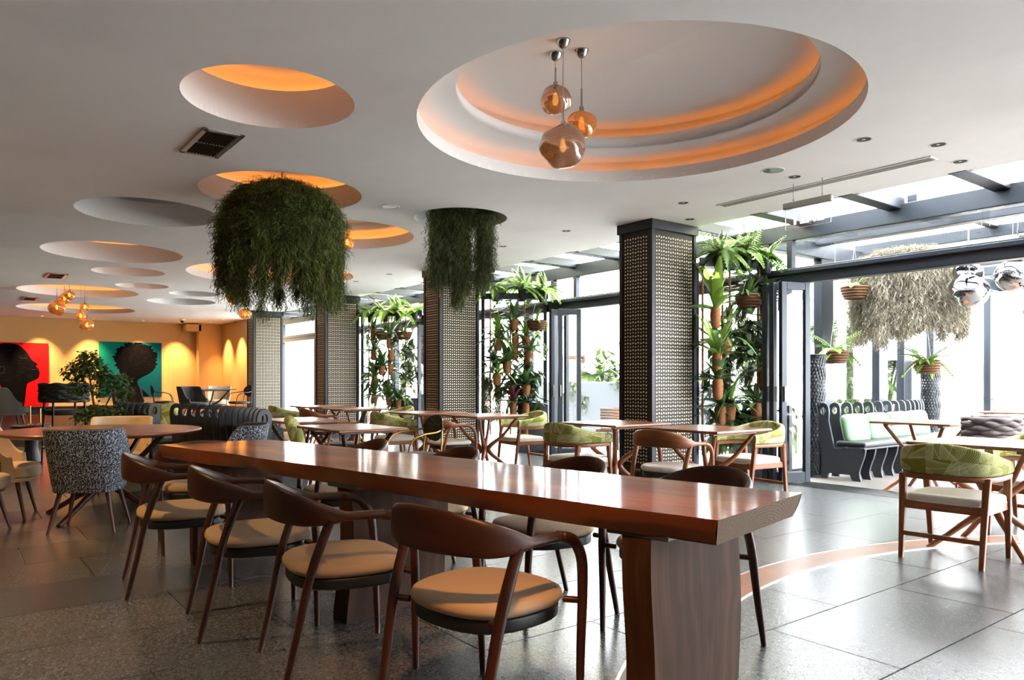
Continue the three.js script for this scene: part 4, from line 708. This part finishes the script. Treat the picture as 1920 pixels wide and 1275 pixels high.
{
  const o = thing('moss_chandelier', 'wide curtain of dry beige moss hanging in the glazed annexe', 'hanging plant', [9.95, 0, -4.44]), L = [], L2 = [];
  part('frame', lathe([[0, 2.86], [0.3, 2.84], [0.52, 2.72], [0.58, 2.55], [0.54, 2.5], [0.45, 2.6], [0, 2.72]], 28), M.mossDry, o);
  for (let i = 0; i < 1200; i++) { const a = rnd() * 6.283, q = Math.sqrt(rnd()), r = q * 0.6; L.push([Math.cos(a) * r, 2.56 + 0.32 * Math.sqrt(Math.max(0, 1 - q * q)), Math.sin(a) * r, rr(0.8, 1.2), Math.sin(a) * -0.8 * q, Math.cos(a) * 0.8 * q]); }
  for (let k = 0; k < 34; k++) { const a = k / 34 * 6.283, r = 0.61 * rr(0.85, 1.02), nearR = Math.cos(a - 0.6); bunch(L2, Math.cos(a) * r, Math.sin(a) * r, 2.62, rr(1.72, 1.98) + (nearR > 0.75 ? 0.08 : 0), rr(0.045, 0.07), 150); }
  mossStuff('moss_strands', L, tone(0x70695a, 0xb0a896), o); mossStuff('moss_fringe', L2, tone(0x70695a, 0xb0a896), o, strand);
}
const leafCloud = (n, cx, cy, cz, rx, ry, rz, w, h) => { const pos = [], idx = []; for (let i = 0; i < n; i++) { const d = V(rr(-1, 1), rr(-1, 1), rr(-1, 1)); if (d.length() > 1) { i--; continue; } const p = V(cx + d.x * rx, cy + d.y * ry, cz + d.z * rz), a = V(rr(-1, 1), rr(-0.9, 0.3), rr(-1, 1)).normalize(), b = a.clone().cross(V(rr(-0.4, 0.4), 1, rr(-0.4, 0.4))).normalize(), k = pos.length / 3; const q = (s, t) => { const v = p.clone().addScaledVector(a, s * h).addScaledVector(b, t * w); pos.push(v.x, v.y, v.z); }; q(0, 0); q(0.45, 0.5); q(1, 0); q(0.45, -0.5); idx.push(k, k + 1, k + 2, k, k + 2, k + 3); } const g = new THREE.BufferGeometry(); g.setAttribute('position', new THREE.Float32BufferAttribute(pos, 3)); g.setAttribute('uv', new THREE.Float32BufferAttribute(new Float32Array(pos.length / 3 * 2), 2)); g.setIndex(idx); g.computeVertexNormals(); return g; };
// ---- the three plant screens between the columns and the glazing
const screens = [
  { n: 'the nearest plant screen', a: [7.17, -5.62], b: [8.04, -5.22], h: 2.56 },
  { n: 'the middle plant screen', a: [7.17, -10.0], b: [8.04, -9.3], h: 2.56 },
  { n: 'the farthest plant screen', a: [7.17, -14.45], b: [8.04, -13.25], h: 2.58 }];
const at = (S, s, off = 0.06) => { const dx = S.b[0] - S.a[0], dz = S.b[1] - S.a[1], l = Math.hypot(dx, dz); return [S.a[0] + dx * s - dz / l * off * -1 * -1, S.a[1] + dz * s + dx / l * off]; };
const stems = [[0.08, 0.35, 0.45, 0.84], [0.14, 0.44, 0.65], [0.15, 0.46, 0.72]];
screens.forEach((S, i) => {
  const L = Math.hypot(S.b[0] - S.a[0], S.b[1] - S.a[1]), turn = -Math.atan2(S.b[1] - S.a[1], S.b[0] - S.a[0]);
  const o = thing('plant_screen', ['black steel frame of hanging plants beside the nearest column', 'black steel frame of hanging plants right of the second column', 'black steel frame of hanging plants right of the third column'][i], 'plant frame', [S.a[0], 0, S.a[1]], turn, 'plant screens');
  part('shelf', [rbox(L, 0.05, 0.2, 0.006, L / 2, S.h, 0), rbox(L, 0.09, 0.03, 0.005, L / 2, S.h + 0.03, 0.1)], M.frame, o);
  for (const x of [0.03, L - 0.05]) part('post', rbox(0.06, S.h, 0.06, 0.006, x, S.h / 2, -0.05), M.frame, o);
  part('base_box', rbox(L * 0.45, 0.82, 0.2, 0.01, L * 0.77, 0.42, -0.06), M.bench, o);
  for (const s of stems[i]) part('pole', tube([s * L, 0.3, 0.03], [s * L, S.h, 0.03], 0.014, 0.013), M.cork, o);
  const moss = []; for (const [s, y0, y1] of [[[0.62, 2.1, 1.2], [0.42, 1.5, 0.9], [0.75, 1.9, 1.0]], [[0.7, 1.7, 0.7], [0.08, 1.3, 0.6], [0.25, 1.2, 0.6]], [[0.68, 2.0, 0.8], [0.78, 1.9, 1.1]]][i]) bunch(moss, s * L, 0.0, y0, y1, 0.05, 90);
  { const fg = []; for (let k = 0; k < 30; k++) { const s = rr(0.16, 0.95), y = rr(0.5, 2.35); fg.push(leafCloud(18, s * L, y, 0.0, 0.14, 0.2, 0.07, 0.075, 0.3)); } const f = part('climbing_foliage', fg, M.leafDark2, o); f.userData.kind = 'stuff'; }
  mossStuff('moss_strands', moss, tone(0x414c2a, 0x78835c), o, strand);
});
function plant(S, kind, s, y, size, label, opt = {}) {
  const [x, z] = at(S, S === screens[0] ? s : 0.13 + s * 0.85, opt.off ?? 0.12), o = thing({ B: 'bromeliad', S: 'spider_plant', C: 'bromeliad', c: 'cork_planter', K: 'hanging_basket', F: 'fern', R: 'bromeliad', V: 'climbing_vine' }[kind], label, 'plant', [x, y, z], rnd() * 6, 'plants on ' + S.n);
  if (kind === 'B') { part('pot', potG[1], M.cork, o); rosette(o, 'broad', 13, size, -0.04, [M.leaf[2], M.leaf[0], M.leafLit]); }
  if (kind === 'S') { part('pot', potG[0], M.cork, o); rosette(o, 'thin', 24, size, -0.03, [M.leaf[0], M.leaf[2]]); }
  if (kind === 'C' || kind === 'R') { part('pot', potG[rnd() < 0.5 ? 0 : 1], M.cork, o); rosette(o, 'mid', 16, size, -0.03, kind === 'R' ? [M.leaf[1], M.leafRed] : [M.leaf[0], M.leaf[1]]); }
  if (kind === 'c') { part('pot', potG[1], M.cork, o); rosette(o, 'mid', 6, size * 0.7, -0.03, [M.leaf[1]]); }
  if (kind === 'K') { o.rotation.y = 0; part('basket', basketG, M.basket, o); part('hanger', [tube([0.13, 0, 0], [0, 0.36, 0], 0.002, 0.002, 5), tube([-0.13, 0, 0], [0, 0.36, 0], 0.002, 0.002, 5)], M.steel, o); rosette(o, 'mid', 9, size, -0.02, [M.leaf[2], M.leaf[0]]); if (opt.vine) vine(o, opt.vine, opt.len ?? 0.7, 0.05, 0.16); }
  if (kind === 'F') { part('pot', potG[0], M.black, o); fernFronds(o, 24, size, -0.02, opt.mats); }
  return o;
}
const [S1, S2, S3] = screens;
for (const [k, s, y, z, l, opt] of [
  ['B', 0.1, 2.02, 1.35, 'bright broad-leaved bromeliad highest beside the nearest column', { off: 0.3 }], ['B', 0.12, 1.5, 1.2, 'broad-leaved bromeliad halfway up beside the nearest column', { off: 0.3 }], ['C', 0.13, 1.2, 1.0, 'small bromeliad in long cork, low beside the nearest column', { off: 0.3 }],
  ['S', 0.33, 1.67, 1.2, 'striped spider plant in the middle of the nearest plant screen'], ['S', 0.4, 0.9, 1.1, 'striped spider plant low on the nearest plant screen'], ['C', 0.28, 0.88, 1.0, 'cork-potted plant low on the nearest screen, left of the striped one'],
  ['K', 0.66, 2.2, 0.9, 'woven basket with heart-shaped leaves under the nearest screen\'s shelf', { vine: 12, len: 0.9 }], ['C', 0.88, 2.13, 1.0, 'cork-potted bromeliad at the top right of the nearest screen'], ['c', 0.92, 1.93, 1.0, 'lumpy cork planter below the top right bromeliad of the nearest screen'],
  ['C', 0.9, 1.6, 0.8, 'small bromeliad halfway up the nearest screen\'s right pole'], ['C', 0.86, 1.3, 1.0, 'bromeliad in dark cork below the middle of the nearest screen\'s right pole'], ['C', 0.76, 0.92, 0.9, 'cork-potted bromeliad low on the nearest screen\'s right pole'], ['C', 0.87, 0.74, 0.9, 'lowest bromeliad at the right of the nearest screen'],
  ['F', 0.26, 2.66, 1.15, 'leftmost fern on the nearest screen\'s shelf'], ['F', 0.4, 2.68, 1.3, 'second fern from the left on the nearest screen\'s shelf'], ['F', 0.62, 2.68, 1.3, 'third fern from the left on the nearest screen\'s shelf'], ['F', 0.88, 2.64, 0.9, 'rightmost fern on the nearest screen\'s shelf']]) plant(S1, k, s, y, z, l, opt);
for (const [k, s, y, z, l, opt] of [
  ['S', 0.15, 1.87, 1.3, 'upper spider plant next to the second column'], ['S', 0.13, 1.3, 1.2, 'lower spider plant in long cork next to the second column'], ['C', 0.43, 2.2, 1.1, 'spiky plant atop the middle pole of cork planters'], ['c', 0.45, 1.97, 1.0, 'upper bare cork planter on the middle screen\'s pole'], ['c', 0.44, 1.76, 1.0, 'lower bare cork planter on the middle screen\'s pole'],
  ['S', 0.63, 1.92, 1.0, 'thin-leaved plant in cork on the middle screen\'s right pole'], ['C', 0.69, 1.68, 1.1, 'cork-potted plant halfway down the middle screen\'s right pole'], ['K', 0.82, 2.16, 0.9, 'woven basket with trailing heart leaves on the middle screen', { vine: 26, len: 0.75 }], ['C', 0.64, 1.12, 1.1, 'dark bromeliad low on the middle screen\'s right pole'], ['c', 0.63, 0.82, 1.0, 'lowest cork planter on the middle screen\'s right pole'], ['R', 0.41, 0.85, 1.1, 'bromeliad with reddish leaves at the foot of the middle screen'], ['C', 0.3, 1.5, 1.3, 'dark leafy bromeliad between the middle screen\'s poles'],
  ['F', 0.1, 2.68, 1.25, 'leftmost fern on the middle screen\'s shelf'], ['F', 0.57, 2.68, 1.35, 'tall fern at the middle of the middle screen\'s shelf'], ['F', 0.92, 2.66, 1.3, 'rightmost fern on the middle screen\'s shelf, beside the door']]) plant(S2, k, s, y, z, l, opt);
const lime = [M.fern[1], M.leafLit];
for (const [k, s, y, z, l, opt] of [
  ['C', 0.14, 2.28, 1.2, 'top left cork plant of the farthest screen'], ['C', 0.15, 1.82, 1.3, 'second cork plant down, left on the farthest screen'], ['C', 0.16, 1.3, 1.3, 'third cork plant down, left on the farthest screen'], ['C', 0.16, 0.9, 1.2, 'lowest cork plant, left on the farthest screen'], ['C', 0.44, 2.06, 1.4, 'tall spiky plant in cork at the farthest screen\'s middle'], ['c', 0.47, 1.84, 1.1, 'upper bare cork planter of the farthest screen'], ['c', 0.46, 1.55, 1.1, 'lower bare cork planter of the farthest screen'],
  ['K', 0.33, 2.2, 0.9, 'small dark basket at the farthest screen\'s top'], ['K', 0.71, 2.2, 1.0, 'large woven basket with a long trailing vine on the farthest screen', { vine: 34, len: 1.5 }], ['C', 0.43, 0.86, 1.3, 'cork plant at the foot of the farthest screen\'s middle pole'], ['C', 0.6, 0.8, 1.2, 'leafy plant low on the right of the farthest screen'], ['C', 0.3, 1.5, 1.4, 'dark leafy plant between the poles of the farthest screen'],
  ['F', 0.09, 2.62, 1.3, 'leftmost lime fern on the farthest screen\'s shelf', { mats: lime }], ['F', 0.36, 2.62, 1.3, 'second lime fern on the farthest screen\'s shelf', { mats: lime }], ['F', 0.6, 2.62, 1.3, 'third lime fern on the farthest screen\'s shelf', { mats: lime }], ['F', 0.9, 2.62, 1.3, 'lime fern at the right end of the farthest screen\'s shelf', { mats: lime }]]) plant(S3, k, s, y, z, l, opt);
// ---- potted tree behind the round table
{
  const o = thing('potted_tree', 'leafy potted tree behind the round table, before the teal painting', 'tree', [1.49, 0, -10.1]), u = V(0.8, 0, 0.6);
  part('pot', lathe([[0, 0.34], [0.17, 0.34], [0.19, 0.36], [0.17, 0.3], [0.13, 0], [0, 0]], 24), M.greyWall, o);
  part('trunk', [sweep([[0, 0.3, 0], [0.03, 0.6, 0.01], [-0.04, 0.95, 0.02], [-0.08, 1.3, 0]], (t) => 0.02 - 0.01 * t, (t) => 0.02 - 0.01 * t, { up: V(1, 0, 0) }), sweep([[0.01, 0.7, 0], [0.12, 0.95, 0.08], [0.2, 1.15, 0.12]], 0.009, 0.009, { up: V(1, 0, 0), n: 8, m: 6 })], M.bark, o);
  const cl = []; for (const [s, y, r, n] of [[-0.1, 1.45, 0.14, 330], [-0.26, 1.3, 0.15, 330], [-0.02, 1.32, 0.15, 300], [-0.22, 1.12, 0.12, 180], [0.12, 1.22, 0.14, 260], [0.28, 1.18, 0.13, 240], [0.33, 1.03, 0.1, 160], [0.05, 1.08, 0.12, 180], [0.0, 0.8, 0.15, 260], [0.22, 0.78, 0.16, 280], [0.3, 0.66, 0.13, 200], [-0.14, 0.76, 0.12, 160], [0.1, 0.6, 0.14, 200]]) cl.push(leafCloud(n, u.x * s, y, u.z * s, r * 1.08, r * 0.8, r * 1.08, 0.034, 0.065));
  part('foliage', cl, M.leafDark, o);
}
// ================================================================ the glazed annexe beyond the front
const ax = structure('floor'); ax.name = 'floor_annexe'; part('decking', box(9.0, 0.06, 9.5, 12.65, -0.032, -0.55), M.deck, ax);
const aw = structure('window_2');
for (const x of [9.45, 10.98, 11.75, 12.68, 14.95]) part('post', rbox(x < 10 ? 0.3 : x < 12 ? 0.26 : 0.14, 2.95, 0.12, 0.01, x, 1.475, -5.3), M.frame, aw);
part('side_beam', rbox(7.2, 0.2, 0.14, 0.01, 11.75, 2.9, -5.3), M.frame, aw); part('low_rail', rbox(7.2, 0.06, 0.08, 0.008, 11.75, 0.03, -5.3), M.frame, aw);
for (const [a, b] of [[8.25, 9.3], [9.6, 10.85], [11.1, 11.62], [11.88, 12.6], [12.76, 14.88]]) part('side_pane', box(b - a, 2.75, 0.012, (a + b) / 2, 1.43, -5.3), M.glass, aw);
for (const z of [-3.9, -2.6, -1.3, 0, 1.3]) part('end_post', rbox(0.12, 2.95, 0.12, 0.01, 15.3, 1.475, z), M.frame, aw);
part('end_beam', rbox(0.14, 0.2, 9, 0.01, 15.3, 2.9, -0.8), M.frame, aw);
for (let x = 9.2; x < 15.4; x += 1.2) part('roof_beam', rbox(0.16, 0.14, 8.5, 0.01, x, 3.02, -1.1), M.frame, aw);
for (const z of [-3.6, -1.8, 0]) part('roof_purlin', rbox(7.2, 0.08, 0.1, 0.01, 11.75, 3.1, z), M.frame, aw);
part('roof_pane', box(7.2, 0.012, 8.5, 11.75, 3.16, -1.1), M.glass, aw);
// pierced lattice lanterns
{
  const s = new THREE.Shape(); const mk = (h) => { const parts = []; const r = 0.13; for (let k = 0; k < 20; k++) for (const dir of [1, -1]) { const pts = []; for (let i = 0; i <= 10; i++) { const t = i / 10, a = k / 20 * 6.283 + dir * t * 5.5 + 0.12 * Math.sin(t * 40); pts.push([Math.cos(a) * r, t * h, Math.sin(a) * r]); } parts.push(sweep(pts, 0.004, 0.013, { n: 30, m: 6 })); } parts.push(new THREE.TorusGeometry(r, 0.012, 6, 28).rotateX(Math.PI / 2).translate(0, h, 0)); return merge(parts); };
  const g = mk(1.5);
  for (const [x, z, l] of [[8.66, -4.98, 'tall black pierced lattice lantern beside the open door'], [12.05, -5.05, 'tall black pierced lattice lantern behind the right end of the bench']]) { const o = thing('lattice_lantern', l, 'lantern', [x, 0, z], 0, 'lattice lanterns'); part('lattice', g, M.black, o); part('base', cyl(0.15, 0.16, 0.03, 0, 0.015, 0, 28), M.black, o); part('diffuser', cyl(0.06, 0.06, 1.4, 0, 0.75, 0, 16), M.white, o); }
}
for (const [x, y, z, l, n] of [[9.2, 2.36, -4.75, 'wicker basket left of the dry moss, under the beam', 5], [9.1, 1.55, -4.95, 'hanging basket of fern left of the dry moss', 18], [10.15, 1.42, -4.3, 'hanging basket of bright fern below the dry moss', 22]]) { const o = thing('hanging_basket', l, 'plant', [x, y, z], 0, 'hanging baskets in the annexe'); part('basket', basketG, M.basket, o); part('hanger', [tube([0.13, 0, 0], [0, 0.5, 0], 0.003, 0.003, 5), tube([-0.13, 0, 0], [0, 0.5, 0], 0.003, 0.003, 5), tube([0, 0.5, 0], [0, 2.95 - y, 0], 0.003, 0.003, 5)], M.steel, o); fernFronds(o, n, 1.0, -0.02, lime); }
// ================================================================ outdoors
const ground = structure('floor'); ground.name = 'floor_terrace'; part('paving', box(60, 0.1, 90, 38.2, -0.12, -20), M.paving, ground);
{ const o = thing('planter_wall', 'low grey garden wall outside, topped by trailing plants', 'wall', [11.1, -0.07, -11.2]); part('wall_body', rbox(0.3, 1.24, 5.6, 0.02, 0, 0.62, 0), M.greyWall, o);
  part('trailing_plants', [leafCloud(260, -0.12, 1.12, -0.9, 0.12, 0.28, 0.5, 0.05, 0.13), leafCloud(160, -0.12, 1.2, 0.9, 0.1, 0.14, 0.5, 0.05, 0.13), leafCloud(120, -0.1, 0.8, -0.3, 0.06, 0.25, 0.12, 0.05, 0.12)], M.leafOut, o); }
{ const o = thing('garden_wall', 'bright white boundary wall outside with a small framed door', 'wall', [18, -0.07, -24]); part('wall_body', box(0.4, 3.4, 40, 0, 1.7, 0), M.whiteWall, o); part('door_frame', [rbox(0.1, 2.1, 0.12, 0.01, -0.22, 1.05, 4.2), rbox(0.1, 2.1, 0.12, 0.01, -0.22, 1.05, 5.3), rbox(0.1, 0.12, 1.2, 0.01, -0.22, 2.1, 4.75)], M.slableg, o); part('door_panel', box(0.06, 2.0, 1.0, -0.21, 1.0, 4.75), M.greyWall, o); }
{ const o = thing('stone_wall', 'blue-grey stone-faced wall beyond the annexe', 'wall', [17.6, -0.07, -6.9]); part('stone_face', uvM(new THREE.BoxGeometry(2.2, 2.0, 0.3)).translate(0, 1.0, 0), M.stone, o); part('coping', rbox(2.3, 0.08, 0.4, 0.01, 0, 2.04, 0), M.whiteWall, o); }
{ const o = thing('garden_building', 'white rendered building wall beyond the annexe, above the stone', 'building', [22.9, -0.07, -9.0]); part('wall_body', box(9, 5.5, 0.4, 0, 2.75, -0.6), M.whiteWall, o); for (const x of [-3.2, -1.2, 0.8]) part('reveal', box(0.03, 5.2, 0.02, x, 2.7, -0.39), M.greyWall, o); part('cornice', box(9, 0.1, 0.3, 0, 3.6, -0.35), M.greyWall, o); }
{ const o = thing('garden_stair', 'black stone steps outside the far glass door', 'stairs', [10.2, -0.07, -22.4]); for (let k = 0; k < 4; k++) part('step', rbox(1.6 - k * 0.34, 0.17, 2.6, 0.01, k * 0.17, 0.085 + k * 0.17, -0.6), M.slate, o); part('side_wall', box(1.8, 1.25, 0.3, 0.1, 0.625, 1.05), M.whiteWall, o); }
{ const o = thing('house_wall', 'pinkish plastered house wall behind the outdoor steps', 'wall', [13.5, -0.07, -28]); part('wall_body', box(0.4, 6, 16, 0, 3, 0), std({ color: 0xe8dcd4, roughness: 0.9 }), o); part('climber', [leafCloud(200, -0.3, 3.4, 3.5, 0.1, 1.3, 0.6, 0.03, 0.09)], M.bark, o); }
// palms and bamboo seen through the annexe's side glazing
function palm(label, x, z, h, n, spread) {
  const o = thing('palm', label, 'plant', [x, -0.07, z], 0, 'palms outside'); const stalks = [], fr = [];
  for (let i = 0; i < n; i++) {
    const a = rnd() * 6.28, bx = Math.cos(a) * spread * 0.4, bz = Math.sin(a) * spread * 0.4, hh = h * rr(0.6, 1); const tx = bx + Math.cos(a) * 0.25, tz = bz + Math.sin(a) * 0.25;
    stalks.push(sweep([[bx, 0, bz], [bx * 1.2, hh * 0.5, bz * 1.2], [tx, hh, tz]], 0.022, 0.022, { up: V(1, 0, 0), n: 6, m: 6 }));
    for (let k = 0; k < 7; k++) { const g = frondGeo(rr(0.9, 1.3), rr(0.2, 0.9)); g.scale(1.5, 1, 1); g.rotateY(k * 0.9 + rnd()); g.translate(tx, hh - rr(0, 0.25), tz); fr.push(g); }
  }
  part('stem', stalks, M.leafOut, o); part('fronds', fr, M.leafOut, o); part('foliage', [leafCloud(200, 0, h * 0.62, 0, spread * 0.7, h * 0.5, spread * 0.7, 0.1, 0.5)], M.leafOut, o);
}
palm('feathery palm clump outside between the annexe posts, the nearer one', 13.7, -6.9, 2.3, 10, 0.9); palm('feathery palm clump outside the annexe, the farther one', 15.9, -8.6, 2.2, 8, 0.7); palm('palm showing left of the first annexe post', 11.9, -7.3, 2.2, 7, 0.4); palm('tall grassy plant before the stone wall', 15.2, -5.9, 0.6, 4, 0.08); palm('yellowish bamboo outside, seen left of the nearest column', 13.5, -13.4, 2.0, 5, 0.6);
{ const o = thing('parasol', 'closed-in white garden parasol outside at the right edge', 'parasol', [18.2, -0.07, -4.4]); part('pole', cyl(0.03, 0.03, 2.2, 0, 1.1, 0, 10), M.steel, o); part('canopy', lathe([[0, 2.5], [0.5, 2.35], [1.1, 1.95], [1.25, 1.6], [1.2, 1.6], [0, 2.2]], 8), M.whiteWall, o); }
{ const o = thing('parasol', 'white garden parasol outside behind the fern basket', 'parasol', [12.6, -0.07, -10.6]); part('pole', cyl(0.03, 0.03, 2.3, 0, 1.15, 0, 10), M.steel, o); part('canopy', lathe([[0, 2.7], [0.7, 2.5], [1.5, 2.1], [1.5, 2.02], [0.7, 2.42], [0, 2.6]], 8), M.whiteWall, o); }
function rattan(label, x, z, a) {
  const o = thing('rattan_chair', label, 'chair', [x, -0.07, z], a * D, 'rattan chairs outside');
  for (let k = 0; k < 8; k++) { const pts = []; for (let i = 0; i <= 14; i++) { const b = (-110 + i * 220 / 14) * D - Math.PI / 2; pts.push([Math.cos(b) * 0.3, 0.42 + k * 0.048, Math.sin(b) * 0.28 + 0.008 * ((i + k) % 2)]); } part('rattan_band', sweep(pts, 0.008, 0.022, { n: 42, m: 6 }), M.rattan, o); }
  part('seat', pad(0.54, 0.52, 0.36, 0.42, { e: 4 }), M.rattan, o); for (const [sx, sz] of [[-1, -1], [1, -1], [-1, 1], [1, 1]]) part('leg', tube([sx * 0.25, 0, sz * 0.22], [sx * 0.24, 0.38, sz * 0.2], 0.014), M.black, o);
}
rattan('brown rattan chair outside, left of the nearest column', 9.5, -9.25, 200); rattan('brown rattan chair outside, half behind the nearest column', 10.0, -8.8, 160); rattan('brown rattan chair outside behind the nearest plant screen', 9.9, -7.2, 190);
scene.traverse((o) => { if (o.isMesh) { o.castShadow = o.receiveShadow = true; } if (o.isSpotLight || o.isPointLight) o.castShadow = true; });
renderer.render(scene, camera);
